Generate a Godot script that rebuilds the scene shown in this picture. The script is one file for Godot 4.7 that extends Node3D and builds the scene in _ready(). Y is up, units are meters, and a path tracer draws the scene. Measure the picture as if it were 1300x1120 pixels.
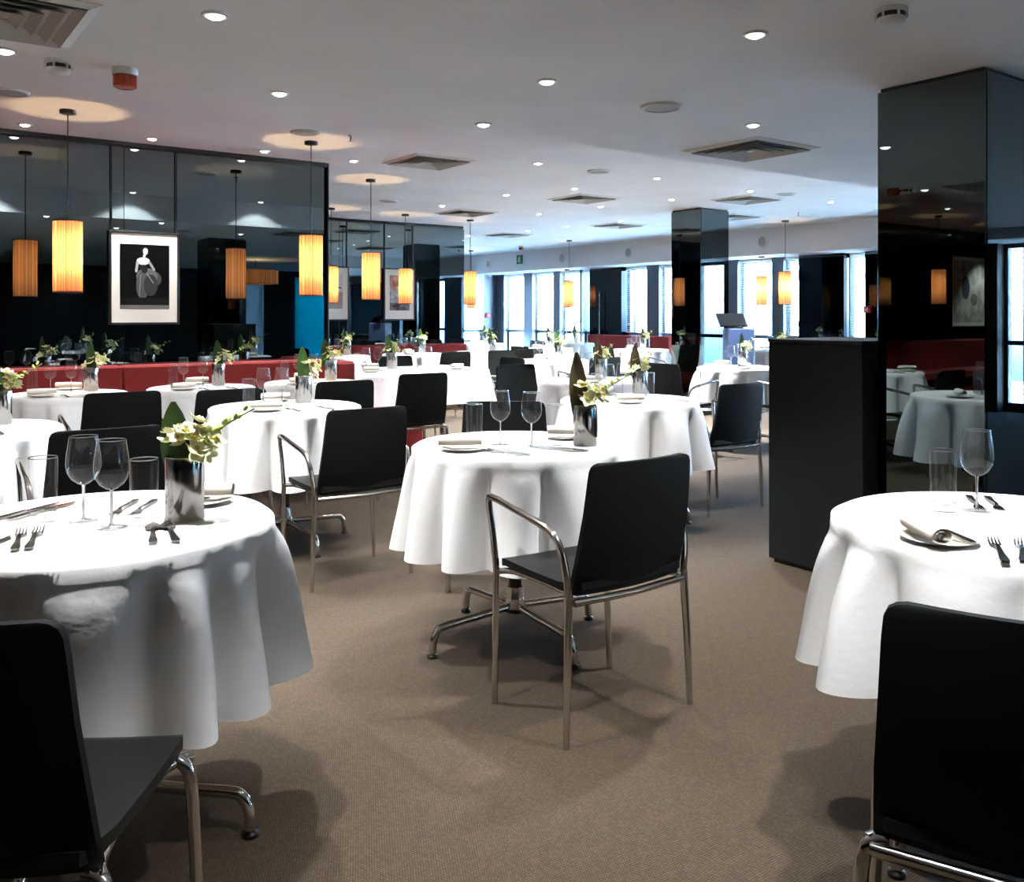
extends Node3D
# Restaurant dining room. Room axes: x runs along the mirror wall (u), -z runs away from it towards the alcoves (v). Metres.

const LOW := 2.30      # lowered ceiling over the front of the room
const HIGH := 2.58     # main ceiling
const STRIP := 2.17    # lowered ceiling strip in front of the windows
const TOP := 0.752     # height of a table top with its cloth

var M := {}
var cache := {}
var used := {}

# ------------------------------------------------------------------ helpers
func W(u: float, v: float, y := 0.0) -> Vector3:
	return Vector3(u, y, -v)

func numbered(called: String) -> String:
	if not used.has(called):
		used[called] = 0
		return called
	used[called] += 1
	return "%s_%03d" % [called, used[called]]

func thing(called: String, at: Vector3, turn: float, label: String, category: String, group := "") -> Node3D:
	var o := Node3D.new()
	o.name = numbered(called)
	add_child(o)
	o.position = at
	o.rotation.y = turn
	mark(o, label, category, group)
	return o

func mark(o: Node3D, label: String, category: String, group := "", kind := "") -> void:
	if label: o.set_meta("label", label)
	if category: o.set_meta("category", category)
	if group: o.set_meta("group", group)
	if kind: o.set_meta("kind", kind)

func obj(called: String, mesh: Mesh, mat: Material, parent: Node = null, at := Vector3.ZERO, turn := Vector3.ZERO) -> MeshInstance3D:
	var o := MeshInstance3D.new()
	o.name = called if parent else numbered(called)
	o.mesh = mesh
	if mat: o.material_override = mat
	o.position = at
	o.rotation = turn
	if parent: parent.add_child(o, true)
	else: add_child(o, true)
	return o

func struct(called: String, mesh: Mesh, mat: Material, at: Vector3, label := "", category := "") -> MeshInstance3D:
	var o := obj(called, mesh, mat, null, at)
	mark(o, label, category, "", "structure")
	return o

func copy(o: Node3D, called: String, at: Vector3, turn: float, label: String, group := "") -> Node3D:
	var c: Node3D = o.duplicate()
	c.name = numbered(called)
	add_child(c)
	c.position = at
	c.rotation.y = turn
	c.set_meta("label", label)
	if group: c.set_meta("group", group)
	return c

func begin() -> SurfaceTool:
	var st := SurfaceTool.new()
	st.begin(Mesh.PRIMITIVE_TRIANGLES)
	return st

func quad(st: SurfaceTool, a: Vector3, b: Vector3, c: Vector3, d: Vector3, smooth := -1) -> void:
	st.set_smooth_group(smooth)
	for p in [a, b, c, a, c, d]:
		st.set_uv(Vector2(p.x + p.z, p.y))
		st.add_vertex(p)

func done(st: SurfaceTool) -> ArrayMesh:
	st.generate_normals()
	return st.commit()

# box with chamfered edges, appended to st
func add_box(st: SurfaceTool, c: Vector3, s: Vector3, ch := 0.0, basis := Basis.IDENTITY) -> void:
	var h := s / 2.0
	if ch <= 0.0:
		var p := []
		for k in 8:
			p.append(c + basis * Vector3(h.x * (1 if k & 1 else -1), h.y * (1 if k & 2 else -1), h.z * (1 if k & 4 else -1)))
		for f in [[0, 2, 3, 1], [5, 7, 6, 4], [4, 6, 2, 0], [1, 3, 7, 5], [2, 6, 7, 3], [4, 0, 1, 5]]:
			quad(st, p[f[0]], p[f[1]], p[f[2]], p[f[3]])
		return
	# three insets per corner
	var pts := {}
	for k in 8:
		var sx := 1.0 if k & 1 else -1.0
		var sy := 1.0 if k & 2 else -1.0
		var sz := 1.0 if k & 4 else -1.0
		pts[[k, 0]] = c + basis * Vector3(h.x * sx, (h.y - ch) * sy, (h.z - ch) * sz)
		pts[[k, 1]] = c + basis * Vector3((h.x - ch) * sx, h.y * sy, (h.z - ch) * sz)
		pts[[k, 2]] = c + basis * Vector3((h.x - ch) * sx, (h.y - ch) * sy, h.z * sz)
	var faces := [[2, [0, 2, 3, 1]], [2, [5, 7, 6, 4]], [0, [4, 6, 2, 0]], [0, [1, 3, 7, 5]], [1, [2, 6, 7, 3]], [1, [4, 0, 1, 5]]]
	for f in faces:
		var q: Array = f[1]
		quad(st, pts[[q[0], f[0]]], pts[[q[1], f[0]]], pts[[q[2], f[0]]], pts[[q[3], f[0]]])
	var centre := c
	for e in [[0, 1, 1, 2], [2, 3, 1, 2], [4, 5, 1, 2], [6, 7, 1, 2], [0, 2, 0, 2], [1, 3, 0, 2], [4, 6, 0, 2], [5, 7, 0, 2], [0, 4, 0, 1], [1, 5, 0, 1], [2, 6, 0, 1], [3, 7, 0, 1]]:
		out_quad(st, centre, pts[[e[0], e[2]]], pts[[e[1], e[2]]], pts[[e[1], e[3]]], pts[[e[0], e[3]]])
	for k in 8:
		out_tri(st, centre, pts[[k, 0]], pts[[k, 1]], pts[[k, 2]])

func out_quad(st: SurfaceTool, c: Vector3, a: Vector3, b: Vector3, d: Vector3, e: Vector3) -> void:
	if (b - a).cross(d - a).dot((a + d) / 2.0 - c) > 0.0: quad(st, a, e, d, b)
	else: quad(st, a, b, d, e)

func out_tri(st: SurfaceTool, c: Vector3, a: Vector3, b: Vector3, d: Vector3) -> void:
	st.set_smooth_group(-1)
	var flip := (b - a).cross(d - a).dot(a - c) > 0.0
	for p in ([a, d, b] if flip else [a, b, d]):
		st.set_uv(Vector2(p.x, p.y))
		st.add_vertex(p)

func box(s: Vector3, ch := 0.0) -> ArrayMesh:
	var key := ["box", s, ch]
	if not cache.has(key):
		var st := begin()
		add_box(st, Vector3.ZERO, s, ch)
		cache[key] = done(st)
	return cache[key]

# a slab between two corners of the room: u0..u1, v0..v1, y0..y1
func slab(called: String, u0: float, u1: float, v0: float, v1: float, y0: float, y1: float, mat: Material, label := "", category := "") -> MeshInstance3D:
	return struct(called, box(Vector3(u1 - u0, y1 - y0, v1 - v0)), mat, W((u0 + u1) / 2, (v0 + v1) / 2, (y0 + y1) / 2), label, category)

# tube along a path with radii; optional flattening
func add_tube(st: SurfaceTool, path: Array, rad, sides := 8, caps := true) -> void:
	var n := path.size()
	var rings := []
	var normal := Vector3.ZERO
	for i in n:
		var t: Vector3 = ((path[mini(i + 1, n - 1)] - path[maxi(i - 1, 0)]) as Vector3).normalized()
		if i == 0:
			normal = t.cross(Vector3(0, 1, 0) if absf(t.y) < 0.9 else Vector3(1, 0, 0)).normalized()
		else:
			normal = (normal - t * normal.dot(t)).normalized()
		var bi := t.cross(normal)
		var r: float = rad[i] if rad is Array else rad
		var ring := []
		for k in sides:
			var a := TAU * k / sides
			ring.append(path[i] + (normal * cos(a) + bi * sin(a)) * r)
		rings.append(ring)
	for i in n - 1:
		for k in sides:
			var k2 := (k + 1) % sides
			quad(st, rings[i][k], rings[i][k2], rings[i + 1][k2], rings[i + 1][k], 1)
	if caps:
		for k in range(1, sides - 1):
			st.set_smooth_group(-1)
			for p in [rings[0][0], rings[0][k + 1], rings[0][k], rings[n - 1][0], rings[n - 1][k], rings[n - 1][k + 1]]:
				st.add_vertex(p)

func tube(path: Array, rad, sides := 8) -> ArrayMesh:
	var st := begin()
	add_tube(st, path, rad, sides)
	return done(st)

# smooth path through points
func curve(points: Array, per := 5) -> Array:
	var out := []
	for i in points.size() - 1:
		var a: Vector3 = points[maxi(i - 1, 0)]
		var b: Vector3 = points[i]
		var c: Vector3 = points[i + 1]
		var d: Vector3 = points[mini(i + 2, points.size() - 1)]
		for k in per:
			out.append(b.cubic_interpolate(c, a, d, float(k) / per))
	out.append(points[-1])
	return out

# lathe of [r, y] points
func add_lathe(st: SurfaceTool, prof: Array, sides := 24, at := Vector3.ZERO, sharp := false) -> void:
	for i in prof.size() - 1:
		for k in sides:
			var a0 := TAU * k / sides
			var a1 := TAU * (k + 1) / sides
			var r0: float = prof[i][0]
			var r1: float = prof[i + 1][0]
			var y0: float = prof[i][1]
			var y1: float = prof[i + 1][1]
			var p00 := at + Vector3(cos(a0) * r0, y0, sin(a0) * r0)
			var p01 := at + Vector3(cos(a1) * r0, y0, sin(a1) * r0)
			var p10 := at + Vector3(cos(a0) * r1, y1, sin(a0) * r1)
			var p11 := at + Vector3(cos(a1) * r1, y1, sin(a1) * r1)
			st.set_smooth_group(-1 if sharp else 1)
			var u0 := float(k) / sides
			var u1 := float(k + 1) / sides
			var list := []
			if r0 > 1e-5: list += [[p00, u0, y0], [p11, u1, y1], [p01, u1, y0]]
			if r1 > 1e-5: list += [[p00, u0, y0], [p10, u0, y1], [p11, u1, y1]]
			for q in list:
				st.set_uv(Vector2(q[1], q[2]))
				st.add_vertex(q[0])

func lathe(prof: Array, sides := 24) -> ArrayMesh:
	var st := begin()
	add_lathe(st, prof, sides)
	return done(st)

# curved panel: rows of [y, z, half_width], bend pushes the sides forward (-z), thickness along z
func panel(rows: Array, bend: float, thick: float, cols := 8, flat := false) -> ArrayMesh:
	var st := begin()
	var front := []
	var back := []
	for r in rows:
		var fr := []
		var bk := []
		for c in cols + 1:
			var s := -1.0 + 2.0 * c / cols
			var x: float = s * r[2]
			var z: float = r[1] - bend * s * s
			if flat:
				fr.append(Vector3(x, r[0] + bend * s * s + thick / 2, r[1]))
				bk.append(Vector3(x, r[0] + bend * s * s - thick / 2, r[1]))
			else:
				fr.append(Vector3(x, r[0], z - thick / 2))
				bk.append(Vector3(x, r[0], z + thick / 2))
		front.append(fr)
		back.append(bk)
	var n := rows.size()
	for i in n - 1:
		for c in cols:
			quad(st, front[i][c], front[i + 1][c], front[i + 1][c + 1], front[i][c + 1], 1)
			quad(st, back[i][c], back[i][c + 1], back[i + 1][c + 1], back[i + 1][c], 2)
		quad(st, front[i][0], back[i][0], back[i + 1][0], front[i + 1][0], 3)
		quad(st, front[i][cols], front[i + 1][cols], back[i + 1][cols], back[i][cols], 3)
	for c in cols:
		quad(st, front[0][c], front[0][c + 1], back[0][c + 1], back[0][c], 4)
		quad(st, front[n - 1][c], back[n - 1][c], back[n - 1][c + 1], front[n - 1][c + 1], 5)
	return done(st)

func mat(color: Color, rough := 0.6, metal := 0.0) -> StandardMaterial3D:
	var m := StandardMaterial3D.new()
	m.albedo_color = color
	m.roughness = rough
	m.metallic = metal
	return m

func image_texture(w: int, h: int, f: Callable) -> ImageTexture:
	var im := Image.create(w, h, true, Image.FORMAT_RGB8)
	for y in h:
		for x in w:
			im.set_pixel(x, y, f.call(x, y))
	im.generate_mipmaps()
	return ImageTexture.create_from_image(im)

func noise_texture(freq: float, lo: Color, hi: Color, s := 7, normal := false) -> NoiseTexture2D:
	var t := NoiseTexture2D.new()
	t.width = 512
	t.height = 512
	t.seamless = true
	var n := FastNoiseLite.new()
	n.seed = s
	n.frequency = freq
	n.fractal_octaves = 4
	t.noise = n
	if normal:
		t.as_normal_map = true
		t.bump_strength = 3.0
	else:
		var g := Gradient.new()
		g.set_color(0, lo)
		g.set_color(1, hi)
		t.color_ramp = g
	return t

# ------------------------------------------------------------------ camera, sky, light
func setup() -> void:
	var cam := Camera3D.new()
	cam.name = "camera"
	add_child(cam)
	cam.position = Vector3(0, 1.25, 0)
	cam.rotation.y = -deg_to_rad(35.95)
	cam.near = 0.05
	cam.far = 200.0
	var f := 1144.0
	cam.projection = Camera3D.PROJECTION_FRUSTUM
	cam.size = 1120.0 / f * cam.near
	cam.frustum_offset = Vector2(0, -(560.0 - 400.0) / f * cam.near)
	cam.current = true

	var env := Environment.new()
	env.background_mode = Environment.BG_SKY
	var sky := Sky.new()
	var sm := ProceduralSkyMaterial.new()
	sm.sky_top_color = Color(0.55, 0.79, 1.0)
	sm.sky_horizon_color = Color(0.78, 0.91, 1.0)
	sm.ground_horizon_color = Color(0.55, 0.70, 0.85)
	sm.ground_bottom_color = Color(0.22, 0.36, 0.52)
	sm.sky_energy_multiplier = 5.0
	sm.ground_energy_multiplier = 5.0
	sky.sky_material = sm
	env.sky = sky
	env.tonemap_mode = Environment.TONE_MAPPER_LINEAR
	env.tonemap_exposure = 1.62
	env.sdfgi_enabled = true
	env.ssao_enabled = true
	env.ssil_enabled = true
	# sun behind the building: it lights the street and the facade across, whose light reaches the ceiling through the blinds
	var sun := DirectionalLight3D.new()
	sun.name = "sun"
	sun.light_color = Color(0.92, 0.97, 1.0)
	sun.light_energy = 420.0
	sun.light_angular_distance = 0.6
	sun.shadow_enabled = true
	add_child(sun)
	sun.rotation = Vector3(-deg_to_rad(58), deg_to_rad(-90 + 20), 0)
	var we := WorldEnvironment.new()
	we.environment = env
	add_child(we)

# ------------------------------------------------------------------ materials
func materials() -> void:
	var rng := RandomNumberGenerator.new()
	rng.seed = 11
	# carpet: flat woven loops, brown over dark
	var carpet := mat(Color.WHITE, 0.95)
	carpet.albedo_texture = image_texture(256, 256, func(x, y):
		var cy: int = y / 8
		var xs: int = (x + (4 if cy % 2 else 0)) % 256
		var cx: int = xs / 8
		var s: float = sin(PI * (xs % 8 + 0.5) / 8.0) * sin(PI * (y % 8 + 0.5) / 8.0)
		var tone: float = 0.42 + 0.72 * s + (float(hash(cx * 131 + cy * 71) % 100) / 100.0 - 0.5) * 0.22
		return Color(0.30 * tone, 0.232 * tone, 0.145 * tone))
	carpet.uv1_triplanar = true
	carpet.uv1_world_triplanar = true
	carpet.uv1_scale = Vector3(4.6, 4.6, 4.6)
	carpet.detail_enabled = true
	carpet.detail_blend_mode = BaseMaterial3D.BLEND_MODE_MUL
	carpet.detail_albedo = noise_texture(0.012, Color(0.90, 0.90, 0.90), Color(1, 1, 1), 3)
	M.carpet = carpet
	M.ceiling = mat(Color(0.955, 0.95, 0.94), 0.85)
	M.ceiling.albedo_texture = noise_texture(0.006, Color(0.96, 0.96, 0.96), Color(1, 1, 1), 5)
	M.ceiling.uv1_triplanar = true
	M.ceiling.uv1_world_triplanar = true
	M.ceiling.uv1_scale = Vector3(0.4, 0.4, 0.4)
	M.plaster = mat(Color(0.86, 0.86, 0.86), 0.8)
	M.dark_wall = mat(Color(0.09, 0.10, 0.10), 0.6)
	M.mirror = mat(Color(0.41, 0.45, 0.46), 0.0, 1.0)
	M.black_glass = mat(Color(0.315, 0.345, 0.345), 0.01, 1.0)
	M.pier_glass = mat(Color(0.14, 0.16, 0.17), 0.02, 1.0)
	M.black_rail = mat(Color(0.03, 0.03, 0.03), 0.4)
	M.black_matt = mat(Color(0.09, 0.10, 0.095), 0.7)
	M.black_shell = mat(Color(0.060, 0.066, 0.062), 0.62)
	M.black_seat = mat(Color(0.075, 0.08, 0.075), 0.42)
	for k in ["black_matt", "black_shell", "black_seat"]: M[k].metallic_specular = 0.22
	M.chrome = mat(Color(0.80, 0.79, 0.77), 0.14, 1.0)
	M.steel = mat(Color(0.83, 0.82, 0.80), 0.16, 1.0)
	M.dark_metal = mat(Color(0.05, 0.05, 0.05), 0.35, 0.3)
	var cloth := mat(Color(0.88, 0.875, 0.865), 0.9)
	cloth.normal_enabled = true
	cloth.normal_texture = noise_texture(0.02, Color.BLACK, Color.WHITE, 21, true)
	cloth.normal_scale = 0.4
	cloth.uv1_triplanar = true
	cloth.uv1_scale = Vector3(1.6, 1.6, 1.6)
	M.cloth = cloth
	M.napkin = mat(Color(0.93, 0.89, 0.84), 0.9)
	M.plate = mat(Color(0.90, 0.88, 0.83), 0.25)
	var red := mat(Color(0.52, 0.10, 0.085), 0.85)
	red.albedo_texture = noise_texture(0.05, Color(0.80, 0.80, 0.80), Color(1, 1, 1), 9)
	red.uv1_triplanar = true
	red.uv1_scale = Vector3(3, 3, 3)
	red.rim_enabled = true
	red.rim = 0.3
	red.rim_tint = 0.8
	M.red = red
	var g := mat(Color(0.97, 0.985, 0.99, 0.012), 0.0)
	g.transparency = BaseMaterial3D.TRANSPARENCY_ALPHA
	M.glass = g
	var sg := mat(Color(0.98, 0.99, 0.99, 0.0), 0.0)
	sg.transparency = BaseMaterial3D.TRANSPARENCY_ALPHA
	sg.refraction_enabled = true
	sg.refraction_scale = 0.05
	M.thick_glass = sg
	var pane := mat(Color(0.90, 0.96, 1.0, 0.02), 0.0)
	pane.transparency = BaseMaterial3D.TRANSPARENCY_ALPHA
	M.pane = pane
	M.frame_metal = mat(Color(0.30, 0.33, 0.36), 0.35, 0.6)
	var slat := mat(Color(0.88, 0.90, 0.92), 0.5)
	slat.backlight_enabled = true
	slat.backlight = Color(0.5, 0.5, 0.5)
	M.slat = slat
	M.cyan_daylight = mat(Color(0.16, 0.80, 0.86), 0.8)  # blue cast of daylight at the back window, put into the sheet colour
	M.cyan_daylight.backlight_enabled = true
	M.cyan_daylight.backlight = Color(0.12, 0.64, 0.66)
	var shade := mat(Color(1, 1, 1), 0.8)
	shade.albedo_texture = image_texture(512, 4, func(x, _y):
		var h: float = float(hash(x / 3 * 977 + 5) % 1000) / 1000.0
		var k: float = 0.55 + 0.45 * h
		return Color(0.90 * k, 0.66 * k, 0.52 * k))
	shade.backlight_enabled = true
	shade.backlight = Color(1.0, 0.96, 0.88)
	M.shade = shade
	M.shade_trim = mat(Color(0.30, 0.11, 0.05), 0.7)
	var bulb := mat(Color(1, 0.85, 0.6), 0.5)
	bulb.emission_enabled = true
	bulb.emission = Color(1.0, 0.80, 0.50)
	bulb.emission_energy_multiplier = 4.0
	M.bulb = bulb
	var lens := mat(Color(1, 1, 1), 0.5)
	lens.emission_enabled = true
	lens.emission = Color(0.96, 0.98, 1.0)
	lens.emission_energy_multiplier = 14.0
	M.lens = lens
	M.white_plastic = mat(Color(0.85, 0.84, 0.81), 0.5)
	M.grey_plastic = mat(Color(0.62, 0.62, 0.61), 0.6)
	M.amber = mat(Color(0.62, 0.20, 0.04), 0.25)
	M.vent_metal = mat(Color(0.66, 0.65, 0.62), 0.5, 0.2)
	M.sensor_mesh = mat(Color(0.10, 0.10, 0.10), 0.8)
	M.exit_green = mat(Color(0.02, 0.36, 0.24), 0.5)
	M.red_plastic = mat(Color(0.65, 0.06, 0.06), 0.4)
	var petal := mat(Color(0.93, 0.92, 0.74), 0.6)
	petal.backlight_enabled = true
	petal.backlight = Color(0.5, 0.5, 0.36)
	M.petal = petal
	M.lip = mat(Color(0.88, 0.74, 0.22), 0.6)
	M.bud = mat(Color(0.66, 0.74, 0.30), 0.6)
	M.stem = mat(Color(0.28, 0.36, 0.13), 0.6)
	M.leaf = mat(Color(0.18, 0.30, 0.10), 0.4)
	M.leaf_brown = mat(Color(0.25, 0.21, 0.10), 0.45)
	M.mount = mat(Color(0.90, 0.88, 0.82), 0.8)
	M.facade = mat(Color(0.75, 0.78, 0.80), 0.8)
	M.paving = mat(Color(0.80, 0.82, 0.83), 0.9)
	M.facade_glass = mat(Color(0.16, 0.26, 0.36), 0.2)
	M.station = mat(Color(0.16, 0.22, 0.34), 0.4)
	M.screen = mat(Color(0.02, 0.02, 0.025), 0.15)
	M.grass_box = mat(Color(0.35, 0.45, 0.42), 0.7)

# ------------------------------------------------------------------ the room
func room() -> void:
	slab("floor", -10.3, 12.3, -6.3, 17.3, -0.2, 0.0, M.carpet, "brown woven carpet across the dining room", "carpet")
	slab("ceiling", -10.3, 12.3, 4.25, 17.3, HIGH, HIGH + 0.2, M.ceiling, "white plaster ceiling over the back of the room", "ceiling")
	slab("ceiling_lowered", -10.3, 12.3, -6.3, 4.25, LOW, HIGH + 0.2, M.ceiling, "lowered plaster ceiling over the front of the room", "ceiling")
	slab("ceiling_strip", 11.2, 12.2, -6.3, 17.3, STRIP, HIGH + 0.1, M.plaster, "white plaster bulkhead above the windows", "bulkhead")
	# mirror walls: a wall with sheets of dark mirror on its face
	slab("wall_mirror", -10.3, 3.30, 7.37, 7.67, 0, HIGH, M.dark_wall, "dark wall behind the red banquette clad in grey mirror", "wall")
	var w = get_node("wall_mirror")
	var u := -9.9
	while u < 3.2:
		var wd := minf(1.65, 3.33 - u)
		obj("mirror_panel", box(Vector3(wd - 0.003, HIGH - 0.50, 0.02), 0.001), M.mirror, w, W(u + wd / 2, 7.36, 0.46 + (HIGH - 0.50) / 2) - w.position)
		u += 1.65
	obj("picture_rail", box(Vector3(13.2, 0.035, 0.03), 0.003), M.black_rail, w, W(-3.28, 7.345, HIGH - 0.018) - w.position)
	obj("end_trim", box(Vector3(0.012, HIGH, 0.34), 0.002), M.black_rail, w, W(3.335, 7.51, HIGH / 2) - w.position)
	slab("wall_return", 3.0, 3.30, 7.67, 11.7, 0, HIGH, M.dark_wall, "dark return wall of the alcove", "wall")
	slab("wall_alcove", 3.0, 7.36, 11.42, 11.72, 0, HIGH, M.dark_wall, "dark alcove wall clad in grey mirror", "wall")
	w = get_node("wall_alcove")
	for k in 4:
		var x0 := 3.30 + k * 1.02
		obj("mirror_panel", box(Vector3(1.017, HIGH - 0.50, 0.02), 0.001), M.mirror, w, W(x0 + 0.51, 11.41, 0.46 + (HIGH - 0.50) / 2) - w.position)
	obj("picture_rail", box(Vector3(4.05, 0.035, 0.03), 0.003), M.black_rail, w, W(5.33, 11.395, HIGH - 0.018) - w.position)
	slab("wall_far_return", 7.06, 7.36, 11.72, 17.3, 0, HIGH, M.dark_wall, "dark return wall beyond the alcove", "wall")
	# far end wall with one window
	slab("wall_far", 7.36, 10.75, 17.0, 17.3, 0, HIGH, M.plaster, "pale far end wall beyond the alcove", "wall")
	slab("wall_far_pier", 11.55, 12.3, 17.0, 17.3, 0, HIGH, M.frame_metal, "dark pier in the far corner", "wall")
	slab("wall_far_header", 10.75, 11.55, 17.0, 17.3, STRIP, HIGH, M.plaster, "plaster above the far end window", "wall")
	window("window_1", W(11.15, 17.15), 0.0, 0.8)
	# window wall
	var wins := [[15.97, 16.72], [14.92, 15.66], [14.06, 14.70], [13.66, 14.00], [12.13, 12.73], [11.10, 11.81], [10.20, 10.90], [9.29, 9.98], [8.72, 9.06], [7.58, 7.92], [5.9, 6.6], [4.3, 5.0], [2.8, 3.5], [1.2, 1.9], [-1.90, -1.62]]  # unseen ones just before the last are added to brighten the near ceiling
	var v := 17.0
	var n := 2
	for q in wins:
		var metal: bool = v - q[1] < 0.45 or (v < 6.0 and v > 1.0)
		var o := slab("wall_pier", 11.9 if metal else 11.82, 12.2, q[1], v, 0, STRIP, M.frame_metal if metal else M.pier_glass)
		mark(o, "%s pier of the window wall" % ("slim metal" if metal else "wide black glass"), "pier", "piers of the window wall", "structure")
		window("window_%d" % n, W(12.05, (q[0] + q[1]) / 2), PI / 2, q[1] - q[0])
		n += 1
		v = q[0]
	slab("wall_pier", 11.82, 12.2, -6.3, v, 0, STRIP, M.dark_wall, "dark end of the window wall", "pier")
	# walls behind the camera, seen in the mirrors
	slab("wall_left", -10.3, -10.0, -6.3, 7.4, 0, HIGH, M.dark_wall, "dark end wall of the dining room", "wall")
	var x := -10.0
	for q in [[6.55, 7.0], [7.15, 7.75], [8.55, 9.65]]:
		slab("wall_back", x, q[0], -6.3, -6.0, 0, LOW, M.dark_wall, "dark back wall between tall windows", "wall")
		window("window_%d" % n, W((q[0] + q[1]) / 2, -6.15), 0.0, q[1] - q[0])
		n += 1
		x = q[1]
	slab("wall_back", x, 12.2, -6.3, -6.0, 0, LOW, M.dark_wall, "dark back wall between tall windows", "wall")
	slab("wall_back_header", -10.0, 12.2, -6.3, -6.0, STRIP, LOW, M.dark_wall, "dark header of the back wall", "wall")
	# columns clad in black glass
	column("column_near", 3.84, 4.36, 1.90, 2.40, LOW, "wide black glass clad column beside the black cabinet", "column")
	column("column_far", 8.42, 8.94, 7.64, 8.14, HIGH, "slim black glass clad column among the far tables", "column")

func column(called: String, u0: float, u1: float, v0: float, v1: float, h: float, label: String, category: String) -> void:
	var c := slab(called, u0 + 0.012, u1 - 0.012, v0 + 0.012, v1 - 0.012, 0, h, M.black_rail, label, category)
	var m := c.position
	for s in [-1, 1]:
		obj("glass_panel", box(Vector3(0.012, h - 0.02, v1 - v0 - 0.006), 0.002), M.black_glass, c, Vector3(s * (u1 - u0 - 0.012) / 2, -0.008, 0))
		obj("glass_panel", box(Vector3(u1 - u0 - 0.03, h - 0.02, 0.012), 0.002), M.black_glass, c, Vector3(0, -0.008, s * (v1 - v0 - 0.012) / 2))

# full height window: frame, transom, upper and lower pane. Local x runs along the wall.
func window(called: String, at: Vector3, turn: float, w: float) -> void:
	var o := Node3D.new()
	o.name = called
	add_child(o)
	o.position = at
	o.rotation.y = turn
	mark(o, "tall metal framed window with a transom at sill height", "window", "windows of the dining room", "structure")
	var t := 0.045
	for s in [-1, 1]:
		obj("stile", box(Vector3(t, STRIP, 0.08), 0.004), M.frame_metal, o, Vector3(s * (w - t) / 2, STRIP / 2, 0))
	for y in [0.06, 0.89, STRIP - 0.03]:
		obj("rail", box(Vector3(w - 2 * t, 0.12 if y < 0.8 else 0.06, 0.08), 0.004), M.frame_metal, o, Vector3(0, y, 0))
	obj("pane", box(Vector3(w - 2 * t, 0.74, 0.006)), M.pane, o, Vector3(0, 0.49, 0))
	obj("pane", box(Vector3(w - 2 * t, STRIP - 0.98, 0.006)), M.pane, o, Vector3(0, (0.92 + STRIP - 0.06) / 2, 0))
	obj("window_handle", box(Vector3(0.02, 0.12, 0.03), 0.004), M.steel, o, Vector3(w / 2 - 0.03, 1.35, 0.05))

func blind(at: Vector3, turn: float, w: float, tilt: float, label: String, drop := 1.20) -> void:
	var o := thing("venetian_blind", at, turn, label, "blind", "venetian blinds at the windows")
	obj("headrail", box(Vector3(w, 0.03, 0.03), 0.003), M.white_plastic, o, Vector3(0, -0.015, 0))
	var st := begin()
	var n := int(drop / 0.024)
	for k in n:
		add_box(st, Vector3(0, -0.045 - k * 0.024, 0), Vector3(w, 0.0012, 0.025), 0.0, Basis(Vector3(1, 0, 0), tilt))
	var s := obj("slats", done(st), M.slat, o)
	s.set_meta("kind", "stuff")
	obj("bottom_rail", box(Vector3(w, 0.014, 0.026), 0.003), M.white_plastic, o, Vector3(0, -0.045 - n * 0.024, 0))
	for sx in [-0.3, 0.3]:
		obj("ladder_cord", box(Vector3(0.004, drop, 0.002)), M.white_plastic, o, Vector3(sx * w, -drop / 2 - 0.03, 0.014))

# ------------------------------------------------------------------ ceiling fittings
func downlight(u: float, v: float, h: float, energy: float, label: String, angle := 42.0) -> void:
	var o := thing("downlight", W(u, v, h), 0, label, "downlight", "recessed ceiling downlights")
	if not cache.has("dl_ring"):
		cache.dl_ring = lathe([[0.030, -0.002], [0.034, -0.008], [0.046, -0.006], [0.048, 0.0]], 20)
		cache.dl_lens = lathe([[0.0, -0.017], [0.016, -0.0155], [0.027, -0.010], [0.031, -0.003]], 20)
	obj("trim_ring", cache.dl_ring, M.white_plastic, o)
	obj("lens", cache.dl_lens, M.lens, o)
	var l := SpotLight3D.new()
	l.name = "beam"
	l.light_color = Color(0.985, 0.99, 1.0)
	l.light_energy = energy
	l.light_size = 0.03
	l.spot_range = 30.0
	l.spot_attenuation = 2.0
	l.spot_angle = angle
	l.spot_angle_attenuation = 0.55
	l.shadow_enabled = true
	o.add_child(l)
	l.position = Vector3(0, -0.055, 0)
	l.rotation.x = -PI / 2

func square_ring(st: SurfaceTool, a: float, ya: float, b: float, yb: float, thick := 0.004) -> void:
	for k in 4:
		var r := Basis(Vector3.UP, k * PI / 2)
		var p := [r * Vector3(-a, ya, -a), r * Vector3(a, ya, -a), r * Vector3(b, yb, -b), r * Vector3(-b, yb, -b)]
		quad(st, p[0], p[1], p[2], p[3])
		var up := Vector3(0, thick, 0)
		quad(st, p[3] + up, p[2] + up, p[1] + up, p[0] + up)
		quad(st, p[3], p[2], p[2] + up, p[3] + up)
		quad(st, p[0] + up, p[1] + up, p[1], p[0])

func vent(u: float, v: float, h: float, label: String) -> void:
	var o := thing("air_diffuser", W(u, v, h), 0, label, "air vent", "square ceiling air diffusers")
	if not cache.has("vent"):
		var a := []
		var st := begin()
		square_ring(st, 0.30, -0.004, 0.262, -0.014)
		a.append(done(st))
		for k in 4:
			st = begin()
			var r := 0.262 - k * 0.056
			square_ring(st, r - 0.004, -0.022, r - 0.036, -0.005, 0.002)
			a.append(done(st))
		cache.vent = a
	obj("backing", box(Vector3(0.54, 0.003, 0.54)), M.vent_metal, o, Vector3(0, -0.0015, 0))
	obj("frame", cache.vent[0], M.white_plastic, o)
	for k in 4: obj("louvre", cache.vent[k + 1], M.vent_metal, o)
	obj("centre_plate", box(Vector3(0.05, 0.006, 0.05), 0.002), M.vent_metal, o, Vector3(0, -0.012, 0))

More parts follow.
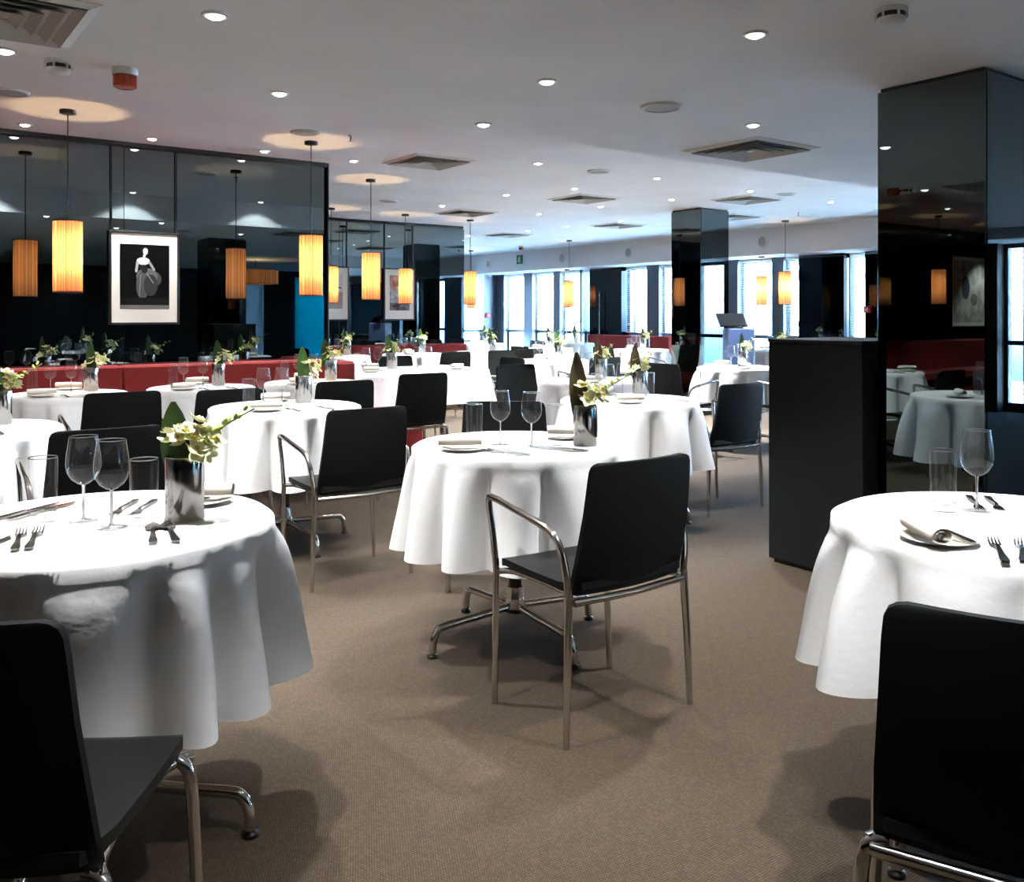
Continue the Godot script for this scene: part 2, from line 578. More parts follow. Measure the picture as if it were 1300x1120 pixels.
func ceiling_speaker(u: float, v: float, h: float, label: String) -> void:
	var o := thing("ceiling_speaker", W(u, v, h), 0, label, "speaker", "round flush ceiling speakers")
	if not cache.has("spk"):
		cache.spk = [lathe([[0.085, -0.012], [0.092, -0.014], [0.104, -0.010], [0.108, 0.0]], 28), lathe([[0.0, -0.009], [0.086, -0.010]], 28)]
	obj("rim", cache.spk[0], M.white_plastic, o)
	obj("grille", cache.spk[1], M.grey_plastic, o)

func smoke_detector(u: float, v: float, h: float, label: String) -> void:
	var o := thing("smoke_detector", W(u, v, h), 0, label, "smoke detector", "ceiling smoke detectors")
	if not cache.has("smk"):
		cache.smk = [lathe([[0.055, 0.0], [0.055, -0.012], [0.046, -0.016]], 20), lathe([[0.046, -0.016], [0.046, -0.034]], 20), lathe([[0.048, -0.032], [0.046, -0.046], [0.036, -0.052], [0.0, -0.054]], 20)]
	obj("base", cache.smk[0], M.white_plastic, o)
	obj("sensor_ring", cache.smk[1], M.sensor_mesh, o)
	for k in 6:
		var a := TAU * k / 6
		obj("rib", box(Vector3(0.006, 0.02, 0.016), 0.001), M.white_plastic, o, Vector3(cos(a) * 0.046, -0.025, sin(a) * 0.046), Vector3(0, -a + PI / 2, 0))
	obj("cap", cache.smk[2], M.white_plastic, o)

func beacon(at: Vector3, label: String) -> void:
	var o := thing("alarm_beacon", at, 0.3, label, "alarm beacon", "amber alarm beacons")
	obj("base", lathe([[0.052, 0.0], [0.052, -0.028], [0.049, -0.030]], 20), M.white_plastic, o)
	var st := begin()
	for k in 10:
		var a := TAU * k / 10
		add_box(st, Vector3(cos(a) * 0.040, -0.055, sin(a) * 0.040), Vector3(0.012, 0.05, 0.026), 0.003, Basis(Vector3.UP, -a))
	add_lathe(st, [[0.044, -0.03], [0.044, -0.076], [0.034, -0.084], [0.0, -0.086]], 20)
	obj("amber_lens", done(st), M.amber, o)

func sprinkler(u: float, v: float, h: float, label: String) -> void:
	var o := thing("sprinkler_head", W(u, v, h), 0, label, "sprinkler", "ceiling sprinkler heads")
	obj("stem", lathe([[0.02, 0.0], [0.02, -0.006], [0.008, -0.01], [0.008, -0.04], [0.0, -0.04]], 12), M.chrome, o)
	obj("deflector", lathe([[0.0, -0.042], [0.02, -0.044], [0.0, -0.047]], 12), M.chrome, o)

func pendant(u: float, v: float, h: float, label: String, energy := 0.52) -> void:
	var o := thing("pendant_lamp", W(u, v), 0, label, "pendant lamp", "orange pleated pendant lamps")
	if not cache.has("pend"):
		var st := begin()
		var n := 120
		for k in n:
			var r0 := 0.086 + (0.0022 if k % 2 else -0.0012)
			var r1 := 0.086 + (-0.0012 if k % 2 else 0.0022)
			var a0 := TAU * k / n
			var a1 := TAU * (k + 1) / n
			st.set_smooth_group(-1)
			var p := [Vector3(cos(a0) * r0, 1.40, sin(a0) * r0), Vector3(cos(a0) * r0, 1.86, sin(a0) * r0), Vector3(cos(a1) * r1, 1.86, sin(a1) * r1), Vector3(cos(a1) * r1, 1.40, sin(a1) * r1)]
			for i in [0, 1, 2, 0, 2, 3]:
				st.set_uv(Vector2(float(k + (1 if i > 1 else 0)) / n, 1 if i in [0, 3] else 0))
				st.add_vertex(p[i])
		cache.pend = [done(st), lathe([[0.0825, 0.004], [0.0895, 0.004], [0.0895, -0.004], [0.0825, -0.004], [0.0825, 0.004]], 40), lathe([[0.0, 0.028], [0.014, 0.024], [0.024, 0.010], [0.026, -0.006], [0.020, -0.024], [0.008, -0.034], [0.0, -0.036]], 16)]
	obj("ceiling_rose", lathe([[0.0, -0.025], [0.045, -0.025], [0.05, -0.022], [0.05, 0.0]], 24), M.dark_metal, o, Vector3(0, h, 0))
	obj("flex", tube([Vector3(0, h - 0.02, 0), Vector3(0, 1.86, 0), Vector3(0, 1.73, 0)], 0.004, 6), M.dark_metal, o)
	obj("lamp_shade", cache.pend[0], M.shade, o)
	obj("shade_rim", cache.pend[1], M.shade_trim, o, Vector3(0, 1.86, 0))
	obj("shade_rim", cache.pend[1], M.shade_trim, o, Vector3(0, 1.40, 0))
	obj("lamp_holder", lathe([[0.0, 0.05], [0.011, 0.045], [0.013, 0.0], [0.0, 0.0]], 12), M.dark_metal, o, Vector3(0, 1.70, 0))
	obj("bulb", cache.pend[2], M.bulb, o, Vector3(0, 1.655, 0))
	var l := OmniLight3D.new()
	l.name = "glow"
	l.light_color = Color(1.0, 0.84, 0.62)
	l.light_energy = energy
	l.light_size = 0.02
	l.omni_range = 30.0
	l.omni_attenuation = 2.0
	l.shadow_enabled = true
	o.add_child(l)
	l.position = Vector3(0, 1.655, 0)

func drum_lamp(u: float, v: float, label: String) -> void:
	var o := thing("drum_pendant", W(u, v), 0, label, "pendant lamp")
	var st := begin()
	var n := 96
	for k in n:
		var a0 := TAU * k / n
		var a1 := TAU * (k + 1) / n
		st.set_smooth_group(1)
		var p := [Vector3(cos(a0), 0, sin(a0)) * 0.42, Vector3(cos(a1), 0, sin(a1)) * 0.42]
		var lo := Vector3(0, 1.84, 0)
		var hi := Vector3(0, 2.10, 0)
		var q := [p[0] + lo, p[0] + hi, p[1] + hi, p[1] + lo]
		for i in [0, 1, 2, 0, 2, 3]:
			st.set_uv(Vector2(float(k + (1 if i > 1 else 0)) / n * 3, 0))
			st.add_vertex(q[i])
	obj("lamp_shade", done(st), M.shade, o)
	for y in [1.84, 2.10]: obj("shade_rim", lathe([[0.417, 0.004], [0.423, 0.004], [0.423, -0.004], [0.417, -0.004], [0.417, 0.004]], 48), M.shade_trim, o, Vector3(0, y, 0))
	obj("flex", tube([Vector3(0, LOW, 0), Vector3(0, 2.02, 0)], 0.005, 6), M.dark_metal, o)
	obj("bulb", lathe([[0.0, 0.03], [0.03, 0.0], [0.0, -0.04]], 12), M.bulb, o, Vector3(0, 1.98, 0))
	var l := OmniLight3D.new()
	l.name = "glow"
	l.light_color = Color(1.0, 0.84, 0.62)
	l.light_energy = 0.4
	l.light_size = 0.03
	l.omni_range = 30.0
	l.omni_attenuation = 2.0
	l.shadow_enabled = true
	o.add_child(l)
	l.position = Vector3(0, 1.98, 0)

func ceiling() -> void:
	# lowered ceiling
	for a in [[1.01, 3.16, "big downlight nearest the square vent above the front table"], [2.71, 2.19, "downlight between the smoke detector and the black column"], [2.50, 3.18, "downlight above the centre table"], [1.61, 4.09, "downlight on the ceiling edge above the chrome armchair"], [0.47, 4.07, "downlight beside the smoke detector next to the amber beacon"], [3.99, 3.24, "downlight beside the square vent near the wide column"], [2.78, 4.10, "downlight on the very edge of the lowered ceiling"]]:
		downlight(a[0], a[1], LOW, 3.9, a[2])
	# out of frame, same grid; they light the front tables
	for a in [[0.55, 2.25, "downlight above the front table with the tall orchid vase"], [2.2, 1.15, "downlight above the front table beside the wide column"], [-0.5, 3.16, "downlight past the square vent over the front tables"], [1.0, 0.6, "downlight above the camera position"]]:
		downlight(a[0], a[1], LOW, 3.9, a[2])
	# along the mirror
	for a in [[0.94, "first from the end of the mirror"], [1.79, "above the framed portrait"], [2.66, "between portrait and mirror end"], [3.45, "past the end of the mirror"]]:
		downlight(a[0], 7.08, HIGH, 3.0, "small downlight close to the long mirror, %s" % a[1], 34.0)
	# hidden behind the step, washing its face
	for u in [-0.4, 1.0, 2.4, 3.82]: downlight(u, 4.41, HIGH, 1.7, "downlight washing the ceiling step %s, seen in the mirror" % {-0.4: "out past the vent", 1.0: "above the front wine glasses", 2.4: "reflected above the portrait", 3.82: "reflected right of the portrait"}[u], 64.0)
	# main ceiling
	for a in [[4.81, 6.25, "beside the second ceiling speaker"], [6.27, 6.25, "midway between speaker and far column"], [5.79, 8.09, "above the long rectangular table end"], [6.08, 7.27, "at the corner of the middle square vent"], [7.56, 7.30, "just in front of the slim column"], [5.74, 9.36, "beside the alcove vent"], [7.21, 9.34, "between alcove vent and window vent"], [7.35, 8.29, "beyond the middle square vent"], [8.55, 11.37, "above the far tables by the bulkhead"], [9.23, 6.36, "near the bulkhead behind the wide column"], [7.71, 6.30, "beside the vent above the slim column"], [8.57, 10.42, "above the pendant pair by the windows"], [8.68, 9.37, "beside the vent near the windows"], [8.26, 12.62, "beside the pendant at the end of the alcove"]]:
		downlight(a[0], a[1], HIGH, 13.0 if a[0] < 6.0 else (21.0 if a[0] < 8.0 else 14.0), "downlight on the main ceiling %s" % a[2])
	vent(0.37, 3.58, LOW, "large square air diffuser at the ceiling corner over the front table")
	vent(4.57, 3.73, LOW, "square air diffuser beside the wide black column")
	vent(4.0, 6.74, HIGH, "square air diffuser near the end of the long mirror")
	vent(6.70, 7.84, HIGH, "square air diffuser in the middle of the main ceiling")
	vent(6.39, 9.82, HIGH, "square air diffuser in front of the alcove mirror")
	vent(8.27, 6.79, HIGH, "square air diffuser just in front of the slim column")
	vent(9.11, 9.88, HIGH, "square air diffuser close to the window bulkhead")
	vent(8.70, 12.11, HIGH, "farthest square air diffuser beyond the alcove")
	vent(9.56, 8.11, HIGH, "square air diffuser behind the slim column")
	ceiling_speaker(3.27, 3.23, LOW, "round ceiling speaker between two downlights of the lowered ceiling")
	ceiling_speaker(2.63, 6.19, HIGH, "round ceiling speaker beside the second pendant")
	ceiling_speaker(5.53, 6.26, HIGH, "round ceiling speaker on the main ceiling past the step")
	ceiling_speaker(5.00, 9.34, HIGH, "round ceiling speaker in front of the alcove")
	ceiling_speaker(0.73, 6.09, HIGH, "round ceiling speaker beside the first pendant")
	ceiling_speaker(8.25, 6.25, HIGH, "round ceiling speaker near the wide column and bulkhead")
	smoke_detector(0.67, 4.12, LOW, "white smoke detector next to the amber beacon")
	smoke_detector(2.87, 1.74, LOW, "white smoke detector in front of the wide black column")
	beacon(W(0.92, 4.08, LOW), "white and amber alarm beacon on the lowered ceiling")
	beacon(W(10.3, 13.9, HIGH), "small amber beacon on the far ceiling above the green sign")
	sprinkler(2.95, 6.10, HIGH, "small sprinkler head beside the second pendant")
	sprinkler(9.9, 7.3, HIGH, "small sprinkler head above the far bulkhead")
	for a in [[1.10, 6.43, "nearest pendant with orange pleated shade, beside the portrait"], [2.81, 6.50, "pendant with orange pleated shade at the end of the long mirror"], [4.07, 7.97, "pendant with orange pleated shade above the long rectangular table"], [4.75, 10.38, "pendant in front of the chair sketch in the alcove"], [5.84, 10.45, "pendant in front of the brown print in the alcove"], [6.91, 10.52, "pendant at the open end of the alcove mirror"], [10.20, 15.5, "pendant half hidden behind the alcove end pendant"], [10.23, 12.37, "pendant in front of the bright far windows"], [10.56, 8.01, "pendant in front of the windows beyond the black cabinet"]]:
		pendant(a[0], a[1], HIGH, a[2])
	pendant(11.5, 13.98, STRIP, "pendant under the bulkhead behind the far window pendant")
	pendant(11.5, 9.17, STRIP, "pendant under the bulkhead beside the slim column")
	for a in [[-0.62, "first"], [-2.34, "second"], [-4.06, "third"], [-5.78, "fourth"]]:
		pendant(a[0], 6.43, HIGH, "%s orange pendant of the row reflected in the wide column" % a[1])
	for a in [[-1.7, 4.1, "first"], [-3.2, 3.2, "second"], [-4.7, 4.1, "third"], [-6.2, 3.2, "fourth"]]:
		downlight(a[0], a[1], LOW, 3.9, "%s lowered ceiling downlight reflected in the wide column" % a[2])
	for a in [[-1.5, 5.9, "first"], [-3.3, 5.9, "second"], [-5.1, 5.9, "third"], [-6.9, 6.9, "fourth"]]:
		downlight(a[0], a[1], HIGH, 6.0, "%s main ceiling downlight reflected in the wide column" % a[2])
	drum_lamp(6.1, -2.0, "wide brown drum pendant seen in the long mirror")

# ------------------------------------------------------------------ walls: pictures, signs
func ellipse(im: Image, cx: float, cy: float, rx: float, ry: float, c: Color) -> void:
	for y in range(maxi(0, int(cy - ry)), mini(im.get_height(), int(cy + ry) + 1)):
		for x in range(maxi(0, int(cx - rx)), mini(im.get_width(), int(cx + rx) + 1)):
			var q := Vector2((x - cx) / rx, (y - cy) / ry)
			if q.length() < 1.0: im.set_pixel(x, y, c)

func stroke(im: Image, a: Vector2, b: Vector2, w: float, c: Color) -> void:
	var n := int(a.distance_to(b)) + 1
	for k in n + 1:
		var p := a.lerp(b, float(k) / n)
		ellipse(im, p.x, p.y, w, w, c)

func print_material(im: Image) -> StandardMaterial3D:
	im.generate_mipmaps()
	var m := mat(Color.WHITE, 0.6)
	m.metallic_specular = 0.15
	m.albedo_texture = ImageTexture.create_from_image(im)
	return m

func framed(at: Vector3, w: float, h: float, pw: float, ph: float, dy: float, art: Material, label: String, ceiling_y: float) -> void:
	var o := thing("framed_picture", at, 0, label, "picture", "framed pictures hung on the mirrors")
	for s in [-1, 1]:
		obj("frame", box(Vector3(0.018, h, 0.03), 0.002), M.black_rail, o, Vector3(s * (w - 0.018) / 2, 0, 0))
		obj("frame", box(Vector3(w - 0.036, 0.018, 0.03), 0.002), M.black_rail, o, Vector3(0, s * (h - 0.018) / 2, 0))
		obj("hanging_rod", box(Vector3(0.012, ceiling_y - at.y - h / 2 - 0.02, 0.006)), M.black_rail, o, Vector3(s * (w / 2 - 0.02), h / 2 + (ceiling_y - at.y - h / 2 - 0.02) / 2, -0.012))
	obj("mount", box(Vector3(w - 0.034, h - 0.034, 0.012)), M.mount, o, Vector3(0, 0, 0.002))
	var q := QuadMesh.new()
	q.size = Vector2(pw, ph)
	obj("print", q, art, o, Vector3(0, dy, 0.0085))

func walls() -> void:
	# black and white photograph: seated figure in a pale blouse and wide skirt
	var im := Image.create(156, 204, true, Image.FORMAT_RGB8)
	im.fill(Color(0.02, 0.022, 0.024))
	ellipse(im, 100, 108, 30, 26, Color(0.24, 0.24, 0.24))
	ellipse(im, 84, 100, 34, 26, Color(0.36, 0.36, 0.36))
	ellipse(im, 70, 128, 20, 46, Color(0.30, 0.30, 0.30))
	ellipse(im, 96, 128, 22, 34, Color(0.20, 0.20, 0.20))
	stroke(im, Vector2(70, 62), Vector2(76, 80), 10, Color(0.12, 0.12, 0.12))
	ellipse(im, 72, 52, 21, 12, Color(0.80, 0.79, 0.77))
	stroke(im, Vector2(54, 56), Vector2(50, 84), 4, Color(0.62, 0.61, 0.60))
	stroke(im, Vector2(92, 56), Vector2(106, 78), 4, Color(0.55, 0.55, 0.54))
	stroke(im, Vector2(74, 40), Vector2(77, 30), 4, Color(0.72, 0.71, 0.70))
	ellipse(im, 76, 16, 12, 11, Color(0.10, 0.10, 0.10))
	ellipse(im, 79, 21, 8, 11, Color(0.72, 0.71, 0.70))
	stroke(im, Vector2(84, 92), Vector2(104, 120), 1.5, Color(0.50, 0.50, 0.50))
	stroke(im, Vector2(64, 96), Vector2(60, 160), 1.5, Color(0.45, 0.45, 0.45))
	for y in range(168, 204):
		for x in 156:
			im.set_pixel(x, y, Color(0.42, 0.42, 0.41) if y > 190 else Color(0.09, 0.09, 0.09))
	framed(W(1.795, 7.322, 1.535), 0.52, 0.72, 0.365, 0.50, 0.01, print_material(im), "white mounted black and white portrait on the long mirror", HIGH)
	# sketch of slanting legs
	im = Image.create(128, 192, true, Image.FORMAT_RGB8)
	im.fill(Color(0.82, 0.80, 0.76))
	for y in range(100, 192):
		for x in 128: im.set_pixel(x, y, Color(0.62, 0.60, 0.57))
	stroke(im, Vector2(10, 60), Vector2(116, 78), 3, Color(0.08, 0.08, 0.08))
	for k in 3: stroke(im, Vector2(30 + k * 22, 80), Vector2(60 + k * 18, 160), 2.5, Color(0.10, 0.10, 0.10))
	framed(W(5.24, 11.375, 1.545), 0.46, 0.74, 0.27, 0.48, 0.03, print_material(im), "framed sketch of slanting lines in the alcove", HIGH)
	# brown and grey wash
	im = Image.create(128, 192, true, Image.FORMAT_RGB8)
	var nz := FastNoiseLite.new()
	nz.seed = 4
	nz.frequency = 0.02
	for y in 192:
		for x in 128:
			var k := nz.get_noise_2d(x, y) * 0.25
			var c := Color(0.62, 0.46, 0.38) if y < 80 and x < 90 else Color(0.60, 0.60, 0.62)
			if y > 150: c = Color(0.36, 0.35, 0.36)
			im.set_pixel(x, y, Color(c.r + k, c.g + k, c.b + k))
	stroke(im, Vector2(16, 170), Vector2(110, 150), 2, Color(0.12, 0.12, 0.12))
	framed(W(6.26, 11.375, 1.545), 0.50, 0.74, 0.32, 0.50, 0.02, print_material(im), "framed brown and grey abstract print in the alcove", HIGH)
	# big pale artwork far along the mirror wall, seen in the column
	im = Image.create(192, 160, true, Image.FORMAT_RGB8)
	for y in 160:
		for x in 192:
			var k := nz.get_noise_2d(x * 1.5, y * 1.5 + 400) * 0.2
			im.set_pixel(x, y, Color(0.72 + k, 0.70 + k, 0.66 + k))
	ellipse(im, 120, 70, 24, 30, Color(0.30, 0.30, 0.32))
	ellipse(im, 70, 100, 22, 16, Color(0.50, 0.47, 0.44))
	framed(W(-6.6, 7.322, 1.62), 1.1, 1.12, 0.98, 0.98, 0.0, print_material(im), "large pale artwork reflected in the wide column", HIGH)

	for a in [[14.95, "beside the far windows"]]:
		var s := thing("exit_sign", W(11.185, 15.15, 2.41), -PI / 2, "green running figure exit sign on the white bulkhead", "sign")
		obj("panel", box(Vector3(0.20, 0.19, 0.02), 0.002), M.exit_green, s)
		var st := begin()
		add_lathe(st, [[0.0, 0.004], [0.014, 0.002], [0.014, -0.002], [0.0, -0.004]], 12, Vector3(0, 0, 0))
		var head := obj("figure_head", done(st), M.white_plastic, s, Vector3(0.01, 0.055, 0.012), Vector3(PI / 2, 0, 0))
		st = begin()
		for seg in [[0.0, 0.03, -0.015, -0.015, 0.022], [-0.015, -0.015, 0.025, -0.035, 0.012], [0.025, -0.035, 0.01, -0.07, 0.011], [-0.015, -0.015, -0.035, -0.04, 0.012], [-0.035, -0.04, -0.06, -0.045, 0.011], [0.0, 0.03, 0.035, 0.01, 0.009], [0.0, 0.03, -0.035, 0.02, 0.009]]:
			var p := Vector2(seg[0], seg[1])
			var q := Vector2(seg[2], seg[3])
			add_box(st, Vector3((p.x + q.x) / 2, (p.y + q.y) / 2, 0.012), Vector3(p.distance_to(q) + 0.006, seg[4], 0.004), 0.0, Basis(Vector3(0, 0, 1), (q - p).angle()))
		obj("figure_body", done(st), M.white_plastic, s)
	for a in [[13.75, "left of the black panel"], [11.86, "right of the black panel"], [8.9, "above the pendant near the black cabinet"], [16.3, "near the far corner"]]:
		var s := thing("wall_speaker", W(11.185, a[0], 2.37), -PI / 2, "round wall speaker on the bulkhead, %s" % a[1], "speaker", "round speakers on the bulkhead")
		obj("rim", lathe([[0.075, 0.010], [0.082, 0.012], [0.098, 0.010], [0.104, 0.0]], 28), M.white_plastic, s, Vector3.ZERO, Vector3(PI / 2, 0, 0))
		obj("grille", lathe([[0.078, 0.006], [0.0, 0.008]], 28), M.grey_plastic, s, Vector3.ZERO, Vector3(PI / 2, 0, 0))
	for a in [[W(11.64, 16.97, 1.24), 0.0, "red call point beside the far end window"], [W(11.79, 7.52, 1.33), -PI / 2, "red call point on the black panel beside the blind"]]:
		var s := thing("call_point", a[0], a[1], a[2], "call point")
		obj("housing", box(Vector3(0.11, 0.10, 0.05), 0.006), M.red_plastic, s)
		obj("break_glass", box(Vector3(0.05, 0.05, 0.004), 0.001), M.white_plastic, s, Vector3(0, 0, 0.027))
	var dh := thing("door_pull", W(11.80, 13.28, 1.2), -PI / 2, "long vertical bar handle on the black glass panel", "handle")
	obj("bar", tube([Vector3(0, -0.5, 0.05), Vector3(0, 0.5, 0.05)], 0.013, 8), M.chrome, dh)
	for y in [-0.42, 0.42]: obj("bracket", tube([Vector3(0, y, 0), Vector3(0, y, 0.05)], 0.008, 6), M.chrome, dh)

	# blinds: window wall
	var b := [[15.97, 16.72, -0.3, "far corner window"], [14.92, 15.66, -0.2, "window left of the far pendant pair"], [14.06, 14.70, -0.2, "window behind the far pendant pair"], [13.66, 14.00, -1.0, "narrow window beside the black panel"], [12.13, 12.73, -0.15, "window with the outside view right of the black panel"], [11.10, 11.81, -0.2, "window left of the slim column"], [10.20, 10.90, -0.4, "window hidden behind the slim column"], [9.29, 9.98, -0.2, "window right of the slim column"], [8.72, 9.06, -0.25, "narrow window behind the orange pendant"], [7.58, 7.92, -0.75, "narrow window beside the wide column"]]
	for q in b: blind(W(11.93, (q[0] + q[1]) / 2, STRIP - 0.002), -PI / 2, q[1] - q[0] - 0.05, q[2], "white venetian blind in the %s" % q[3])
	blind(W(11.15, 16.97, STRIP - 0.002), 0, 0.74, 1.0, "white venetian blind in the far end window behind the pendant")
	var rb := thing("added_cyan_sheet", W(9.10, -5.97, STRIP - 0.03), PI, "added cyan sheet over the back window, daylight tint in its colour, seen at the end of the long mirror", "blind")  # added sheet: dims the back window and carries the blue daylight as colour
	obj("roller", tube([Vector3(-0.58, 0, 0), Vector3(0.58, 0, 0)], 0.022, 10), M.white_plastic, rb)
	obj("fabric", box(Vector3(1.14, 1.95, 0.002)), M.cyan_daylight, rb, Vector3(0, -0.98, 0))
	obj("hem_bar", box(Vector3(1.14, 0.025, 0.012), 0.003), M.white_plastic, rb, Vector3(0, -1.96, 0))
	blind(W(6.77, -5.97, STRIP - 0.002), PI, 0.42, 1.45, "closed blind in the back wall, seen blue in the mirror", 2.0)
	blind(W(7.45, -5.97, STRIP - 0.002), PI, 0.56, 1.45, "closed wider blind in the back wall, seen blue in the mirror", 2.0)

# ------------------------------------------------------------------ seating
func make_chair(arms: bool) -> Node3D:
	var o := Node3D.new()
	o.set_meta("category", "chair")
	var rows := []
	for r in [[0.0, 0.90], [0.02, 1.0], [0.30, 0.985], [0.62, 0.95], [0.86, 0.925], [0.94, 0.91], [0.975, 0.88], [0.992, 0.83], [1.0, 0.76]]:
		rows.append([0.425 + r[0] * 0.395, 0.165 + 0.075 * r[0] + 0.012 * sin(r[0] * PI), 0.222 * r[1]])
	obj("backrest", panel(rows, 0.022, 0.016), M.black_shell, o)
	rows = []
	for r in [[-0.225, 0.90, -0.014], [-0.215, 0.96, -0.006], [-0.19, 1.0, 0.0], [-0.05, 1.0, -0.006], [0.08, 0.98, -0.010], [0.16, 0.95, 0.0], [0.178, 0.93, 0.006]]:
		rows.append([0.447 + r[2], r[0], 0.218 * r[1]])
	obj("seat", panel(rows, 0.006, 0.022, 8, true), M.black_seat, o)
	for s in [-1, 1]:
		var x: float = s * 0.225
		if arms:
			obj("leg", tube([Vector3(x * 1.10, 0.0, -0.20), Vector3(x * 1.07, 0.25, -0.205), Vector3(x * 1.05, 0.43, -0.208)], [0.0095, 0.011, 0.012], 8), M.chrome, o)
			obj("leg", tube([Vector3(x * 1.14, 0.0, 0.172), Vector3(x * 1.10, 0.25, 0.168), Vector3(x * 1.06, 0.43, 0.160)], [0.0095, 0.012, 0.013], 8), M.chrome, o)
			obj("armrest", tube(curve([Vector3(x * 1.05, 0.43, -0.208), Vector3(x * 1.07, 0.55, -0.222), Vector3(x * 1.09, 0.640, -0.236), Vector3(x * 1.10, 0.662, -0.215), Vector3(x * 1.13, 0.640, -0.05), Vector3(x * 1.14, 0.615, 0.09), Vector3(x * 1.13, 0.575, 0.140), Vector3(x * 1.09, 0.50, 0.158), Vector3(x * 1.06, 0.43, 0.160)], 4), 0.0115, 8), M.chrome, o)
		else:
			obj("leg", tube(curve([Vector3(x * 1.12, 0.0, -0.19), Vector3(x * 1.08, 0.25, -0.185), Vector3(x * 1.05, 0.39, -0.18), Vector3(x * 0.98, 0.425, -0.176), Vector3(x * 0.88, 0.43, -0.175)], 3), 0.012, 8), M.chrome, o)
			obj("leg", tube(curve([Vector3(x * 1.14, 0.0, 0.172), Vector3(x * 1.09, 0.25, 0.166), Vector3(x * 1.05, 0.39, 0.16), Vector3(x * 0.98, 0.418, 0.155), Vector3(x * 0.88, 0.422, 0.153)], 3), 0.012, 8), M.chrome, o)
		obj("seat_rail", tube(curve([Vector3(x * 1.02, 0.422, -0.205), Vector3(x * 0.90, 0.428, -0.15), Vector3(x * 0.86, 0.428, 0.0), Vector3(x * 0.92, 0.424, 0.12), Vector3(x * 1.02, 0.42, 0.158)], 3), 0.010, 6), M.chrome, o)
	obj("rear_rail", tube([Vector3(-0.225, 0.412, 0.170), Vector3(0, 0.410, 0.182), Vector3(0.225, 0.412, 0.170)], 0.011, 6), M.chrome, o)
	obj("front_rail", tube([Vector3(-0.2, 0.424, -0.17), Vector3(0.2, 0.424, -0.17)], 0.009, 6), M.chrome, o)
	return o

func chairs() -> void:
	var armed := make_chair(true)
	var plain := make_chair(false)
	# u, v, turn in degrees (0 faces the alcoves, -90 the windows, 180 the camera side), arms, label
	var list := [
		[1.905, 2.18, 0, true, "black armchair with chrome arms, its back to us, at the centre table"],
		[1.91, 3.99, 0, true, "black armchair with chrome arms at the round table before the banquette row"],
		[0.20, 1.69, -36, false, "black armless chair cut off at the corner, before the orchid table"],
		[1.54, 0.694, -62.5, false, "large black chair back close to us before the table by the column"],
		[0.77, 3.90, 0, true, "black armchair just behind the two front wine glasses"],
		[1.20, 5.58, 0, true, "black armchair at the first banquette table, behind another armchair"],
		[0.30, 5.40, 0, false, "black chair barely in view at the end of the banquette row"],
		[1.76, 5.42, 0, false, "black chair half hidden by a chrome orchid vase at the second banquette table"],
		[2.58, 5.63, 0, true, "black armchair at the banquette table below the second pendant"],
		[3.38, 5.99, 0, false, "black chair with tall back before the long rectangular table"],
		[2.47, 3.47, 144, false, "black chair facing us on the far side of the centre table"],
		[4.50, 3.96, 0, true, "black armchair beside the round table, left of the black cabinet"],
		[5.12, 7.35, 90, true, "black armchair at the end of the long rectangular table"],
		[4.55, 8.15, 180, false, "black chair on the far side of the long rectangular table"],
		[5.70, 9.20, 0, false, "black chair at the alcove table below the brown print"],
		[4.62, 6.10, 180, false, "black chair with blue window sheen between round table and long table"],
		[6.35, 8.75, 180, false, "black chair behind the round table in the room's middle"],
		[6.95, 9.40, 0, false, "black chair at the alcove end table"],
		[6.15, 7.08, 0, true, "black armchair before the round table in the room's middle"],
		[7.6, 10.0, -90, false, "black chair at the small table before the far windows"],
		[9.1, 8.75, 0, true, "black armchair behind the slim column"],
		[8.42, 9.2, -90, false, "black chair on the aisle side of the table left of the slim column"],
		[6.65, 4.92, 0, true, "black armchair with round chrome arm left of the cabinet edge"],
		[6.0, 5.7, -90, true, "black armchair beyond the bare cloth of the round table by the cabinet"],
		[9.6, 12.2, -90, false, "black chair at the window table below the far pendant"],
		[9.6, 8.0, -90, false, "black chair at the window table behind the monitor stand"],
		[8.1, 13.3, -90, false, "black chair at the farthest free standing table"],
	]
	for a in list:
		copy(armed if a[3] else plain, "dining_chair", W(a[0], a[1]), deg_to_rad(a[2]), a[4], "black dining chairs")
	armed.free()
	plain.free()

func rounded_block(called: String, parent: Node, c: Vector3, s: Vector3, ch: float, m: Material) -> void:
	obj(called, box(s, ch), m, parent, c)

